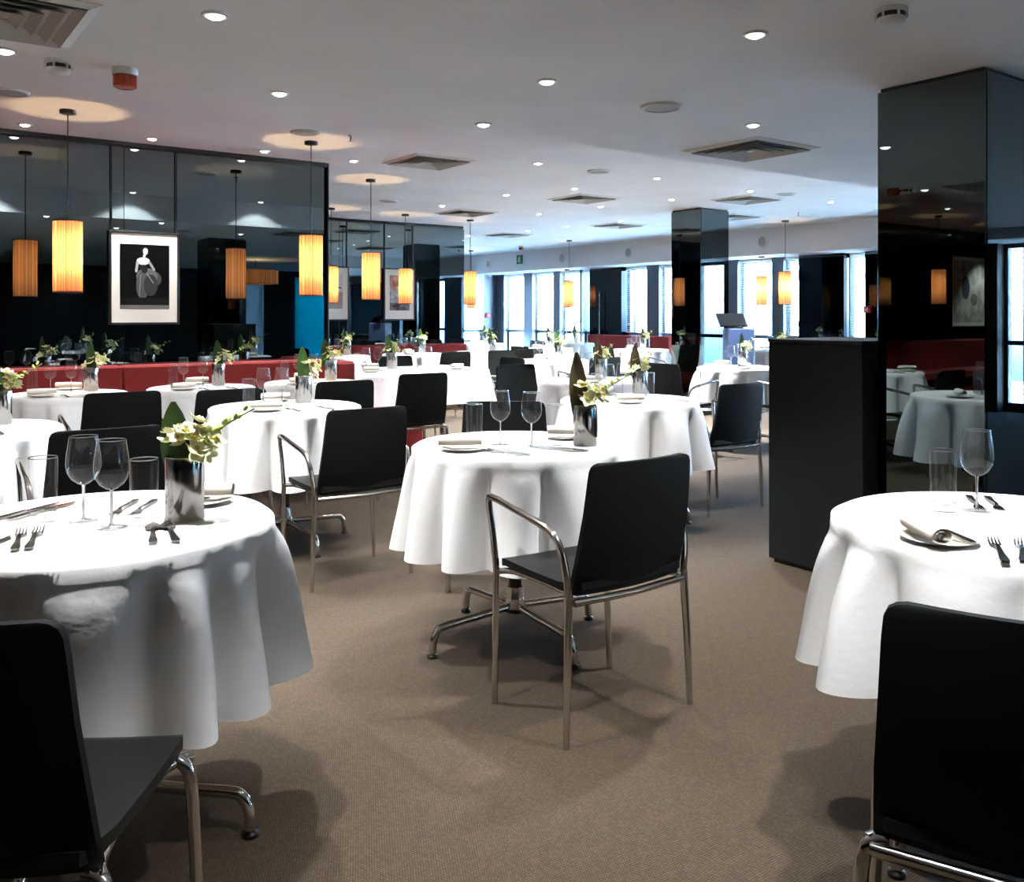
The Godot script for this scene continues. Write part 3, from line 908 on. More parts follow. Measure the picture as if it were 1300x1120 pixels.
func banquettes() -> void:
	# along the long mirror: one unit per 1.7 m
	var u := -6.9
	var k := 0
	while u < 3.2:
		var w := 1.7 if u < 2.9 else 1.7
		if u + w > 3.31: w = 3.31 - u
		var o := thing("banquette", W(u + w / 2, 7.0), 0, ["red upholstered banquette unit far along the mirror, seen in the column", "red banquette unit along the mirror out at the room's end", "red banquette unit along the mirror beyond the picture edge", "red banquette unit before the mirror, first in view", "red banquette unit below the portrait", "red banquette unit at the end of the long mirror"][mini(k, 5)], "banquette", "red banquette units along the long mirror")
		rounded_block("backrest", o, Vector3(0, 0.64, -0.235), Vector3(w - 0.004, 0.46, 0.17), 0.015, M.red)
		rounded_block("seat", o, Vector3(0, 0.39, -0.04), Vector3(w - 0.004, 0.12, 0.58), 0.02, M.red)
		rounded_block("base", o, Vector3(0, 0.165, -0.07), Vector3(w - 0.004, 0.33, 0.52), 0.01, M.red)
		if k == 5: rounded_block("end_panel", o, Vector3(w / 2 - 0.085, 0.64, 0.06), Vector3(0.17, 0.46, 0.42), 0.02, M.red)
		u += 1.7
		k += 1
	for a in [[3.45, 7.3]]:
		var o := thing("banquette", W((a[0] + a[1]) / 2, 11.05), 0, "red banquette below the alcove mirror", "banquette", "red banquettes in the far parts")
		rounded_block("backrest", o, Vector3(0, 0.62, -0.235), Vector3(a[1] - a[0], 0.42, 0.17), 0.015, M.red)
		rounded_block("seat", o, Vector3(0, 0.39, 0.0), Vector3(a[1] - a[0], 0.12, 0.66), 0.02, M.red)
		rounded_block("base", o, Vector3(0, 0.165, -0.03), Vector3(a[1] - a[0], 0.33, 0.60), 0.01, M.red)
	var o := thing("banquette", W(9.6, 16.62), 0, "red banquette against the far end wall", "banquette", "red banquettes in the far parts")
	rounded_block("backrest", o, Vector3(0, 0.64, -0.235), Vector3(2.2, 0.46, 0.17), 0.015, M.red)
	rounded_block("seat", o, Vector3(0, 0.39, 0.0), Vector3(2.2, 0.12, 0.66), 0.02, M.red)
	rounded_block("base", o, Vector3(0, 0.165, -0.03), Vector3(2.2, 0.33, 0.60), 0.01, M.red)
	o = thing("banquette", W(11.42, 12.35), -PI / 2, "red banquette along the black panel of the window wall", "banquette", "red banquettes in the far parts")
	rounded_block("backrest", o, Vector3(0, 0.64, -0.235), Vector3(2.2, 0.46, 0.17), 0.015, M.red)
	rounded_block("seat", o, Vector3(0, 0.39, 0.0), Vector3(2.2, 0.12, 0.66), 0.02, M.red)
	rounded_block("base", o, Vector3(0, 0.165, -0.03), Vector3(2.2, 0.33, 0.60), 0.01, M.red)
	o = thing("bench", W(3.58, 6.62), 0, "small red upholstered bench under the edge of the long table", "bench")
	rounded_block("seat", o, Vector3(0, 0.42, 0), Vector3(0.44, 0.12, 0.32), 0.02, M.red)
	rounded_block("base", o, Vector3(0, 0.18, 0), Vector3(0.42, 0.36, 0.28), 0.01, M.red)

# ------------------------------------------------------------------ tables
func drape(R: float, seed_: int, over := 0.385, folds := 9, deep := 1.0) -> ArrayMesh:
	var rng := RandomNumberGenerator.new()
	rng.seed = seed_
	var N := 240
	# fold centres at uneven angles
	var edges := []
	var a := rng.randf() * TAU
	var ws := []
	var sum := 0.0
	for k in folds:
		ws.append(0.6 + rng.randf())
		sum += ws[k]
	var amp := []
	var skew := []
	for k in folds:
		amp.append(0.6 + 0.7 * rng.randf())
		skew.append(0.62 + 0.9 * rng.randf())
	var rows := 14
	var grid := []
	var prof := []
	for i in N:
		var t := float(i) / N * sum
		var k := 0
		while t > ws[k] and k < folds - 1:
			t -= ws[k]
			k += 1
		var s: float = t / ws[k]       # 0..1 in this lobe
		s = pow(clampf(s, 0.0, 1.0), skew[k])
		var lobe := pow(sin(PI * s), 0.55)
		var am: float = lerpf(lerpf(amp[(k + folds - 1) % folds], amp[k], 0.5), amp[k], lobe)
		prof.append([lobe, am])
	# smooth the profile a little so the valleys are rounded
	for pass_ in 2:
		var q := []
		for i in N: q.append([(prof[(i + N - 1) % N][0] + 2 * prof[i][0] + prof[(i + 1) % N][0]) / 4, (prof[(i + N - 1) % N][1] + 2 * prof[i][1] + prof[(i + 1) % N][1]) / 4])
		prof = q
	var st := begin()
	st.set_smooth_group(0)
	var idx := func(r, i): return r * N + (i % N)
	# rings: 0 = centre ring, 1.. top, then edge, then skirt
	var rings := []
	for rr in [0.02, 0.15, 0.30, R - 0.02]:
		rings.append(func(_i): return [rr, 0.0])
	var all := []
	for rr in [0.001, R * 0.5, R - 0.03, R - 0.008]:
		var ring := []
		for i in N: ring.append(Vector2(rr, 0.0))
		all.append(ring)
	for j in range(0, rows + 1):
		var t := float(j) / rows
		var ring := []
		for i in N:
			var lobe: float = prof[i][0]
			var am: float = prof[i][1]
			var e := pow(maxf(0.0, t - 0.085) / 0.915, 0.55)
			var out: float = 0.006 + e * (0.008 + deep * 0.17 * am * (lobe - 0.62)) + 0.020 * t + 0.004 * sin(t * 5.0 + i * 0.13)
			var drop: float = 0.008 + t * over * (1.0 - 0.02 * am * lobe) - 0.006 * (1 - lobe) * t
			ring.append(Vector2(R + out, -drop))
		all.append(ring)
	var verts := []
	for ring in all:
		for i in N:
			var an := a + TAU * i / N
			verts.append(Vector3(cos(an) * ring[i].x, ring[i].y, sin(an) * ring[i].x))
	for r in all.size() - 1:
		for i in N:
			var p0: Vector3 = verts[idx.call(r, i)]
			var p1: Vector3 = verts[idx.call(r, i + 1)]
			var p2: Vector3 = verts[idx.call(r + 1, i + 1)]
			var p3: Vector3 = verts[idx.call(r + 1, i)]
			quad(st, p0, p1, p2, p3, 1)
	# hem: turn the lower edge inwards so the cloth has thickness
	var last := all.size() - 1
	for i in N:
		var p0: Vector3 = verts[idx.call(last, i)]
		var p1: Vector3 = verts[idx.call(last, i + 1)]
		var q0 := Vector3(p0.x * 0.992, p0.y + 0.012, p0.z * 0.992)
		var q1 := Vector3(p1.x * 0.992, p1.y + 0.012, p1.z * 0.992)
		quad(st, p0, p1, q1, q0, 2)
	return done(st)

func rect_drape(w: float, d: float, over: float, seed_: int) -> ArrayMesh:
	# rounded rectangle perimeter with shallow folds and lower corners
	var rng := RandomNumberGenerator.new()
	rng.seed = seed_
	var ph := rng.randf() * TAU
	var pts := []
	var n := 44
	for s in 4:
		var a := Vector2(-w / 2, -d / 2).rotated(0)
		var corners := [Vector2(-w / 2, -d / 2), Vector2(w / 2, -d / 2), Vector2(w / 2, d / 2), Vector2(-w / 2, d / 2)]
		var c0: Vector2 = corners[s]
		var c1: Vector2 = corners[(s + 1) % 4]
		for k in n: pts.append([c0.lerp(c1, float(k) / n), float(k) / n, Vector2(0, -1).rotated(s * PI / 2)])
	var N := pts.size()
	var st := begin()
	var rings := []
	for j in 12:
		var ring := []
		for i in N:
			var p: Vector2 = pts[i][0]
			var along: float = pts[i][1]
			var corner := pow(absf(along * 2.0 - 1.0), 10.0)
			var nrm: Vector2 = pts[i][2].lerp(p.normalized(), corner).normalized()
			if j < 3:
				var sc: float = [0.0, 0.6, 0.99][j]
				ring.append(Vector3(p.x * sc, 0, p.y * sc))
			else:
				var t := float(j - 3) / 8.0
				var wav := 0.010 * sin(along * 23.0 + ph + floor(i / float(n)) * 2.1) + 0.006 * sin(along * 41.0 + ph * 2)
				var out := 0.006 + t * (0.030 + wav + corner * 0.06)
				ring.append(Vector3(p.x + nrm.x * out, -0.008 - t * over * (1.0 + 0.10 * corner), p.y + nrm.y * out))
		rings.append(ring)
	for j in 11:
		for i in N:
			quad(st, rings[j][i], rings[j][(i + 1) % N], rings[j + 1][(i + 1) % N], rings[j + 1][i], 1)
	return done(st)

func star_base(o: Node3D, h: float, turn: float) -> void:
	if not cache.has("base"):
		cache.base = [lathe([[0.0, 0.10], [0.035, 0.10], [0.042, 0.12], [0.034, 0.16], [0.03, 0.20]], 16), lathe([[0.026, 0.20], [0.026, h - 0.09]], 16), lathe([[0.026, h - 0.09], [0.10, h - 0.06], [0.11, h - 0.03]], 20),
			tube(curve([Vector3(0.02, 0.125, 0), Vector3(0.16, 0.115, 0), Vector3(0.31, 0.105, 0), Vector3(0.345, 0.095, 0), Vector3(0.362, 0.06, 0), Vector3(0.366, 0.018, 0)], 4), 0.0145, 8), lathe([[0.0, 0.0], [0.020, 0.0], [0.020, 0.010], [0.008, 0.014], [0.008, 0.03]], 12)]
	obj("hub", cache.base[0], M.chrome, o)
	obj("column", cache.base[1], M.dark_metal, o)
	obj("top_plate", cache.base[2], M.plate, o)
	for k in 4:
		var a := turn + k * PI / 2
		obj("leg", cache.base[3], M.chrome, o, Vector3.ZERO, Vector3(0, a, 0))
		obj("foot", cache.base[4], M.dark_metal, o, Vector3(cos(a), 0, -sin(a)) * 0.366)

func round_table(u: float, v: float, R: float, where: String, seed_: int, folds := 9, deep := 1.0, over := 0.385) -> void:
	var o := thing("round_table", W(u, v), 0, "round pedestal table with chrome star base, %s" % where, "table", "round dining tables")
	if not cache.has(["top", R]): cache[["top", R]] = lathe([[0.0, 0.745], [R - 0.006, 0.745], [R - 0.002, 0.742], [R - 0.002, 0.722], [R - 0.02, 0.718], [0.0, 0.718]], 40)
	obj("table_top", cache[["top", R]], M.plate, o)
	star_base(o, 0.745, deg_to_rad(54) + seed_ * 0.05)
	var c := obj("tablecloth", drape(R, seed_, over, folds, deep), M.cloth, null, W(u, v, TOP))
	mark(c, "white floor-clearing cloth draped over the round table, %s" % where, "tablecloth", "white tablecloths")

func wine_glass(at: Vector3, label: String) -> void:
	if not cache.has("wine"):
		var o := Node3D.new()
		o.set_meta("category", "wine glass")
		var out := [[0.004, 0.088], [0.012, 0.091], [0.026, 0.101], [0.036, 0.117], [0.0395, 0.135], [0.0385, 0.158], [0.0345, 0.185], [0.0315, 0.205]]
		obj("bowl", lathe([[0.0, 0.088]] + out, 32), M.glass, o)
		obj("rim", lathe([[0.0308, 0.2045], [0.0308, 0.2062], [0.0322, 0.2062], [0.0322, 0.2045], [0.0308, 0.2045]], 32), M.thick_glass, o)
		obj("stem", lathe([[0.0052, 0.004], [0.0038, 0.012], [0.0034, 0.05], [0.0038, 0.080], [0.005, 0.088]], 12), M.thick_glass, o)
		obj("foot", lathe([[0.0, 0.0], [0.034, 0.0], [0.0345, 0.0016], [0.018, 0.003], [0.005, 0.005], [0.0, 0.005]], 28), M.glass, o)
		cache.wine = o
	copy(cache.wine, "wine_glass", at, 0, label, "wine glasses")

func tumbler(at: Vector3, label: String) -> void:
	if not cache.has("tum"):
		var o := Node3D.new()
		o.set_meta("category", "tumbler")
		obj("wall", lathe([[0.0305, 0.022], [0.0328, 0.155]], 32), M.glass, o)
		obj("rim", lathe([[0.0316, 0.154], [0.0316, 0.1565], [0.0330, 0.1565], [0.0330, 0.154], [0.0316, 0.154]], 32), M.thick_glass, o)
		obj("thick_base", lathe([[0.0, 0.0], [0.028, 0.0], [0.030, 0.003], [0.0303, 0.022], [0.027, 0.018], [0.0, 0.016]], 32), M.glass, o)
		cache.tum = o
	copy(cache.tum, "tumbler", at, 0, label, "water tumblers")

func plate(at: Vector3, label: String) -> void:
	if not cache.has("plate"):
		cache.plate = lathe([[0.0, 0.003], [0.048, 0.003], [0.055, 0.005], [0.080, 0.011], [0.081, 0.0125], [0.079, 0.013], [0.054, 0.008], [0.047, 0.006], [0.0, 0.006]], 36)
	var o := obj("side_plate", cache.plate, M.plate, null, at)
	mark(o, label, "plate", "side plates")

func napkin(at: Vector3, turn: float, label: String) -> void:
	if not cache.has("napkin"):
		# rolled napkin: spiral section swept along x, slightly tapered
		var st := begin()
		var n := 44
		var secs := []
		for j in 9:
			var t := float(j) / 8.0
			var sec := []
			for k in n:
				var a := TAU * 2.6 * k / (n - 1)
				var r := (0.003 + 0.023 * k / (n - 1)) * (0.75 + 0.25 * sin(PI * (0.2 + 0.7 * t)))
				sec.append(Vector3(-0.08 + 0.16 * t, 0.026 + sin(a) * r * 0.85, cos(a) * r))
			secs.append(sec)
		for j in 8:
			for k in n - 1: quad(st, secs[j][k], secs[j][k + 1], secs[j + 1][k + 1], secs[j + 1][k], 1)
		cache.napkin = done(st)
	var o := obj("rolled_napkin", cache.napkin, M.napkin, null, at, Vector3(0, turn, 0.0))
	mark(o, label, "napkin", "rolled napkins")

func flat_shape(points: Array, y: Array, thick: float) -> ArrayMesh:
	# strip of [half width, z] with height profile
	var st := begin()
	for i in points.size() - 1:
		var p: Array = points[i]
		var q: Array = points[i + 1]
		var a0 := Vector3(-p[0], y[i], p[1])
		var a1 := Vector3(p[0], y[i], p[1])
		var b0 := Vector3(-q[0], y[i + 1], q[1])
		var b1 := Vector3(q[0], y[i + 1], q[1])
		var up := Vector3(0, thick, 0)
		quad(st, a0 + up, a1 + up, b1 + up, b0 + up, 1)
		quad(st, b0, b1, a1, a0, 2)
		quad(st, a0, a0 + up, b0 + up, b0, 3)
		quad(st, b1, b1 + up, a1 + up, a1, 4)
	var e: Array = points[0]
	quad(st, Vector3(-e[0], y[0], e[1]), Vector3(e[0], y[0], e[1]), Vector3(e[0], y[0] + thick, e[1]), Vector3(-e[0], y[0] + thick, e[1]))
	return done(st)

# cutlery lies along local z, handle end at +z
func cutlery(kind: String, at: Vector3, turn: float, label: String) -> void:
	if not cache.has("fork"):
		var o := Node3D.new()
		o.set_meta("category", "fork")
		obj("handle", flat_shape([[0.0075, 0.10], [0.0095, 0.085], [0.006, 0.04], [0.0035, -0.02], [0.004, -0.03]], [0.004, 0.004, 0.005, 0.009, 0.008], 0.0035), M.steel, o)
		obj("head", flat_shape([[0.004, -0.03], [0.011, -0.042], [0.0125, -0.055]], [0.008, 0.004, 0.003], 0.002), M.steel, o)
		for k in 4: obj("tine", flat_shape([[0.0019, -0.055], [0.0017, -0.08], [0.0008, -0.10]], [0.003, 0.004, 0.009], 0.002), M.steel, o, Vector3(-0.0099 + k * 0.0066, 0, 0))
		cache.fork = o
		o = Node3D.new()
		o.set_meta("category", "knife")
		obj("handle", flat_shape([[0.007, 0.11], [0.0095, 0.09], [0.006, 0.03], [0.005, 0.0]], [0.002, 0.002, 0.003, 0.003], 0.006), M.steel, o)
		obj("blade", flat_shape([[0.005, 0.0], [0.010, -0.015], [0.0105, -0.08], [0.004, -0.115]], [0.004, 0.004, 0.004, 0.004], 0.0015), M.steel, o)
		cache.knife = o
		o = Node3D.new()
		o.set_meta("category", "spoon")
		obj("handle", flat_shape([[0.0075, 0.10], [0.0095, 0.085], [0.006, 0.04], [0.0035, -0.02], [0.004, -0.03]], [0.004, 0.004, 0.005, 0.009, 0.008], 0.0035), M.steel, o)
		obj("bowl", flat_shape([[0.004, -0.03], [0.015, -0.045], [0.019, -0.065], [0.014, -0.085], [0.003, -0.095]], [0.008, 0.003, 0.001, 0.003, 0.007], 0.002), M.steel, o)
		cache.spoon = o
	copy(cache[kind], "table_" + kind, at, turn, label, "steel cutlery")

func vase(at: Vector3, label: String) -> void:
	if not cache.has("vase"):
		var o := Node3D.new()
		o.set_meta("category", "vase")
		obj("body", lathe([[0.0, 0.0], [0.043, 0.0], [0.0455, 0.003], [0.0455, 0.152], [0.0445, 0.155], [0.0435, 0.152], [0.0435, 0.006], [0.0, 0.006]], 40), M.steel, o)
		cache.vase = o
	copy(cache.vase, "chrome_vase", at, 0, label, "chrome cylinder vases")

func petal_mesh() -> ArrayMesh:
	if cache.has("petal"): return cache.petal
	var st := begin()
	for k in 5:
		var b := Basis(Vector3.UP, TAU * k / 5 + 0.3)
		var wide := 0.011 if k % 2 else 0.014
		var rows := []
		for j in 5:
			var t := float(j) / 4.0
			var hw := wide * sin(PI * (0.12 + 0.80 * t))
			var y := 0.010 * t * t + 0.003
			rows.append([b * Vector3(-hw, y + 0.004, 0.003 + 0.030 * t), b * Vector3(0, y, 0.003 + 0.030 * t), b * Vector3(hw, y + 0.004, 0.003 + 0.030 * t)])
		for j in 4:
			for c in 2: quad(st, rows[j][c], rows[j][c + 1], rows[j + 1][c + 1], rows[j + 1][c], k + 1)
	cache.petal = done(st)
	return cache.petal

# sprays of cream orchids with a broad leaf, standing in a vase (at = vase base)
func orchids(at: Vector3, seed_: int, lean: float, label: String, detail := 1.0, brown := false, leaf_h := 0.17, leaf_w := 0.034) -> void:
	var rng := RandomNumberGenerator.new()
	rng.seed = seed_
	var o := thing("orchid_spray", at, 0, label, "orchids", "cream orchids in the vases")
	var d := Vector3(cos(lean), 0, sin(lean))
	var side := Vector3(-d.z, 0, d.x)
	var tip := d * 0.17 + Vector3(0, 0.155 + 0.115, 0)
	var path := curve([Vector3(0, 0.02, 0), d * 0.02 + Vector3(0, 0.14, 0), d * 0.08 + Vector3(0, 0.215, 0), tip], 4)
	obj("stem", tube(path, 0.0022, 5), M.stem, o)
	var lip: Mesh
	if not cache.has("lip"): cache.lip = lathe([[0.0, 0.0], [0.006, 0.004], [0.007, 0.010], [0.003, 0.013]], 7)
	if not cache.has("bud"): cache.bud = lathe([[0.0, -0.016], [0.006, -0.008], [0.0075, 0.0], [0.005, 0.010], [0.0, 0.017]], 8)
	var n := int(18 * detail)
	for k in n:
		var a := TAU * k / n + rng.randf() * 0.5
		var r := 0.010 + 0.050 * rng.randf()
		var p := Vector3(cos(a) * r, 0.158 + 0.075 * rng.randf() * (1.25 - r * 12), sin(a) * r) + d * 0.020 + Vector3(0, 0.008, 0)
		if k % 5 == 4: p = (path[int((0.45 + 0.25 * rng.randf()) * (path.size() - 1))] as Vector3) + Vector3(rng.randf_range(-0.02, 0.02), rng.randf_range(-0.02, 0.01), rng.randf_range(-0.02, 0.02))
		var out := (p - Vector3(0, 0.15, 0) + Vector3(rng.randf_range(-0.02, 0.02), 0.01, rng.randf_range(-0.02, 0.02))).normalized()
		var turn := Basis(Quaternion(Vector3.UP, out)).get_euler()
		var b := obj("blossom", petal_mesh(), M.petal, o, p, turn)
		var s := rng.randf_range(0.72, 1.02)
		b.scale = Vector3(s, s, s)
		obj("lip", cache.lip, M.lip, b)
	for k in int(9 * detail):
		var t := 0.5 + 0.5 * k / (9.0 * detail)
		var p: Vector3 = path[int(t * (path.size() - 1))]
		var b := obj("bud", cache.bud, M.bud, o, p + side * (0.016 if k % 2 else -0.016) + Vector3(0, rng.randf() * 0.012, 0), Vector3(rng.randf_range(-0.8, 0.8), rng.randf() * TAU, rng.randf_range(0.3, 1.2)))
		b.scale = Vector3.ONE * (1.2 - 0.5 * t)
	# broad leaf, upright behind the blossoms
	var face := Vector3(-0.587, 0, 0.81).rotated(Vector3.UP, rng.randf_range(-0.4, 0.4))
	var across := Vector3.UP.cross(face)
	var st := begin()
	var rows := []
	for j in 9:
		var t := float(j) / 8.0
		var hw := leaf_w * pow(sin(PI * (0.16 + 0.82 * t)), 0.7)
		var c := -d * (0.020 + 0.012 * t) - face * 0.016 + Vector3(0, 0.10 + (leaf_h + 0.05) * t, 0)
		rows.append([c - across * hw + face * 0.010, c - across * hw * 0.5 + face * 0.003, c, c + across * hw * 0.5 + face * 0.003, c + across * hw + face * 0.010])
	for j in 8:
		for c in 4:
			quad(st, rows[j][c], rows[j][c + 1], rows[j + 1][c + 1], rows[j + 1][c], 1)
			var th := face * -0.0012
			quad(st, rows[j + 1][c] + th, rows[j + 1][c + 1] + th, rows[j][c + 1] + th, rows[j][c] + th, 2)
	obj("leaf", done(st), M.leaf_brown if brown else M.leaf, o)

func setting(u: float, v: float, R: float, t: String, seed_: int, brown := false) -> void:
	# tableware of a table seen from afar
	var rng := RandomNumberGenerator.new()
	rng.seed = seed_ * 7 + 3
	var at := func(du, dv): return W(u + du, v + dv, TOP)
	var j := func(): return rng.randf_range(-0.02, 0.02)
	vase(at.call(0.17 + j.call(), 0.10 + j.call()), "chrome vase of orchids on the %s" % t)
	orchids(at.call(0.17, 0.10), seed_, -0.6 + rng.randf(), "cream orchids in the vase on the %s" % t, 0.8, brown)
	wine_glass(at.call(0.03 + j.call(), 0.08 + j.call()), "wine glass nearer the vase on the %s" % t)
	wine_glass(at.call(-0.09 + j.call(), 0.07 + j.call()), "wine glass farther from the vase on the %s" % t)
	tumbler(at.call(0.09 + j.call(), -0.06 + j.call()), "tumbler nearer the vase on the %s" % t)
	tumbler(at.call(-0.19 + j.call(), 0.05 + j.call()), "tumbler farther from the vase on the %s" % t)
	plate(at.call(-0.18, -0.20), "side plate on the near half of the %s" % t)
	napkin(at.call(-0.18, -0.20) + Vector3(0, 0.008, 0), rng.randf_range(-0.5, 0.5), "rolled napkin on the near half of the %s" % t)
	plate(at.call(0.05, 0.27), "side plate on the far half of the %s" % t)
	napkin(at.call(0.05, 0.27) + Vector3(0, 0.008, 0), rng.randf_range(-0.5, 0.5), "rolled napkin on the far half of the %s" % t)
	cutlery("knife", at.call(0.12, -0.25), 0.0, "knife laid on the %s" % t)
	cutlery("fork", at.call(-0.06, -0.25), 0.0, "fork laid on the %s" % t)

func tables() -> void:
	var R := 0.40
	# centre table
	round_table(2.06, 2.82, 0.39, "alone in the middle of the floor", 12, 11)
	var t := "centre table"
	wine_glass(W(2.000, 2.835, TOP), "wine glass beside the napkin on the centre table")
	wine_glass(W(2.060, 2.715, TOP), "wine glass beside the chrome vase on the centre table")
	tumbler(W(1.920, 2.895, TOP), "tumbler behind the napkin on the centre table")
	tumbler(W(2.160, 2.695, TOP), "tumbler next to the chrome vase on the centre table")
	vase(W(2.250, 2.625, TOP), "chrome vase of orchids on the centre table")
	orchids(W(2.250, 2.625, TOP), 5, 0.6, "cream orchids with a tall brown leaf on the centre table", 1.2, true, 0.205, 0.036)
	plate(W(1.800, 2.785, TOP), "side plate under the folded napkin on the centre table")
	napkin(W(1.790, 2.795, TOP + 0.008), -0.5, "rolled napkin on the near plate of the centre table")
	plate(W(2.310, 2.805, TOP), "side plate half hidden behind the vase on the centre table")
	napkin(W(2.310, 2.805, TOP + 0.008), -0.7, "rolled napkin behind the vase on the centre table")
	cutlery("fork", W(1.870, 2.645, TOP), 0.25, "fork nearer the napkin on the centre table")
	cutlery("fork", W(1.895, 2.630, TOP), 0.25, "fork nearer the wine glasses on the centre table")
	cutlery("knife", W(2.075, 2.600, TOP), 0.3, "knife nearer the wine glasses on the centre table")
	cutlery("knife", W(2.110, 2.590, TOP), 0.3, "knife under the vase on the centre table")
	# front table, orchid side
	round_table(0.47, 2.34, R, "in front beside the cut off black chair", 31, 13, 1.0)
	tumbler(W(0.360, 2.420, TOP), "tumbler nearest the picture edge on the front orchid table")
	wine_glass(W(0.440, 2.370, TOP), "wine glass nearer the picture edge on the front orchid table")
	wine_glass(W(0.480, 2.260, TOP), "wine glass nearer the vase on the front orchid table")
	tumbler(W(0.550, 2.250, TOP), "tumbler next to the vase on the front orchid table")
	vase(W(0.645, 2.250, TOP), "chrome vase of orchids on the front table")
	orchids(W(0.645, 2.250, TOP), 17, 0.63, "cream orchids with a broad green leaf on the front table", 1.4, false, 0.135, 0.042)
	cutlery("fork", W(0.285, 2.240, TOP), -0.2, "outer fork on the front orchid table")
	cutlery("fork", W(0.315, 2.235, TOP), -0.25, "inner fork on the front orchid table")
	cutlery("spoon", W(0.540, 2.130, TOP), -0.25, "spoon nearer the wine glasses on the front orchid table")
	cutlery("spoon", W(0.575, 2.115, TOP), -0.15, "spoon nearer the table edge on the front orchid table")
	cutlery("knife", W(0.340, 2.550, TOP), -0.9, "knife behind the outer tumbler on the front orchid table")
	cutlery("knife", W(0.375, 2.535, TOP), -0.9, "second knife behind the outer tumbler on the front orchid table")
	cutlery("fork", W(0.550, 2.450, TOP), 2.6, "fork behind the wine glass on the front orchid table")
	cutlery("fork", W(0.590, 2.420, TOP), 2.6, "second fork behind the wine glass on the front orchid table")
	cutlery("knife", W(0.700, 2.380, TOP), 2.4, "knife behind the vase on the front orchid table")
	plate(W(0.200, 2.300, TOP), "side plate at the picture edge on the front orchid table")
	plate(W(0.730, 2.410, TOP), "side plate behind the vase on the front orchid table")
	napkin(W(0.740, 2.420, TOP + 0.008), -0.6, "rolled napkin behind the vase on the front orchid table")
	# front table by the column
	round_table(2.23, 1.04, R, "in front beside the wide black column", 8, 10, 1.1, 0.345)
	tumbler(W(2.23, 1.21, TOP), "tumbler on the front table by the column")
	wine_glass(W(2.30, 1.16, TOP), "wine glass on the front table by the column")
	plate(W(1.92, 1.05, TOP), "side plate on the front table by the column")
	napkin(W(1.88, 1.06, TOP + 0.008), 0.95, "rolled napkin on the front table by the column")
	cutlery("knife", W(1.96, 1.06, TOP + 0.012), -0.55, "butter knife on the plate by the column")
	cutlery("fork", W(1.935, 0.93, TOP), -1.0, "fork nearer the plate on the front table by the column")
	cutlery("fork", W(1.97, 0.90, TOP), -1.1, "fork nearer the picture edge on the front table by the column")
	cutlery("fork", W(2.37, 1.20, TOP), 2.2, "fork behind the wine glass on the table by the column")
	cutlery("fork", W(2.40, 1.165, TOP), 2.2, "second fork behind the wine glass on the table by the column")
	# further round tables
	var list := [
		[3.70, 3.92, "left of the black cabinet", "round table left of the black cabinet", 3, true],
		[1.89, 4.72, "behind the chrome armchair before the banquette", "round table behind the chrome armchair", 14, false],
		[0.36, 4.60, "behind the front wine glasses", "round table behind the front wine glasses", 15, false],
		[1.08, 6.30, "at the banquette below the nearest pendant", "banquette table below the nearest pendant", 16, false],
		[1.92, 6.30, "at the banquette below the portrait", "banquette table below the portrait", 17, false],
		[2.74, 6.30, "at the banquette below the second pendant", "banquette table below the second pendant", 18, false],
		[4.55, 5.23, "behind the centre table's orchids", "round table behind the centre orchids", 19, true],
		[6.23, 7.84, "in the room's middle", "round table in the middle of the room", 20, false],
		[9.2, 9.5, "left of the slim column", "round table left of the slim column", 21, true],
		[6.81, 5.68, "behind the cabinet before the monitor stand", "round table before the monitor stand", 22, false],
		[4.72, 10.15, "in the alcove below the chair sketch", "alcove table below the slanting sketch", 23, false],
		[5.80, 10.15, "in the alcove below the brown print", "alcove table below the brown print", 24, false],
		[6.90, 10.15, "at the open end of the alcove", "table at the open end of the alcove", 25, false],
		[8.3, 10.6, "before the far windows", "small table before the far windows", 26, true],
		[8.9, 13.2, "beyond the alcove", "farthest free standing table", 27, false],
		[10.4, 8.0, "at the window behind the cabinet", "window table behind the cabinet", 28, false],
		[10.3, 12.4, "at the window below the far pendant", "window table below the far pendant", 29, false],
		[9.9, 15.6, "before the far end banquette", "table before the far end banquette", 30, false],
	]
	for a in list:
		var small: bool = a[4] in [16, 17, 18]
		round_table(a[0], a[1], 0.35 if small else R, a[2], a[4], 10, 0.5 if small else 1.0)
		setting(a[0], a[1], R, a[3], a[4], a[5])
	# long rectangular table
	var o := thing("rectangular_table", W(4.08, 7.32), 0, "long rectangular table before the alcove, on two pedestals", "table")
	obj("table_top", box(Vector3(1.30, 0.026, 0.80), 0.004), M.plate, o, Vector3(0, 0.733, 0))
	for s in [-1, 1]:
		obj("column", lathe([[0.03, 0.05], [0.03, 0.72]], 14), M.chrome, o, Vector3(s * 0.42, 0, 0))
		obj("foot_plate", box(Vector3(0.07, 0.05, 0.62), 0.01), M.chrome, o, Vector3(s * 0.42, 0.025, 0))
	var c := obj("tablecloth", rect_drape(1.32, 0.82, 0.30, 4), M.cloth, null, W(4.08, 7.32, TOP))
	mark(c, "white cloth with folded creases over the long rectangular table", "tablecloth", "white tablecloths")
	setting(3.78, 7.25, R, "far end of the long rectangular table", 40, false)
	plate(W(4.45, 7.0, TOP), "side plate at the corner of the long rectangular table")
	napkin(W(4.45, 7.0, TOP + 0.008), 0.3, "rolled napkin at the corner of the long rectangular table")
	for k in 2: wine_glass(W(4.15 + 0.11 * k, 7.2, TOP), ["wine glass mid way along the long rectangular table", "wine glass nearer the window end of the long rectangular table"][k])

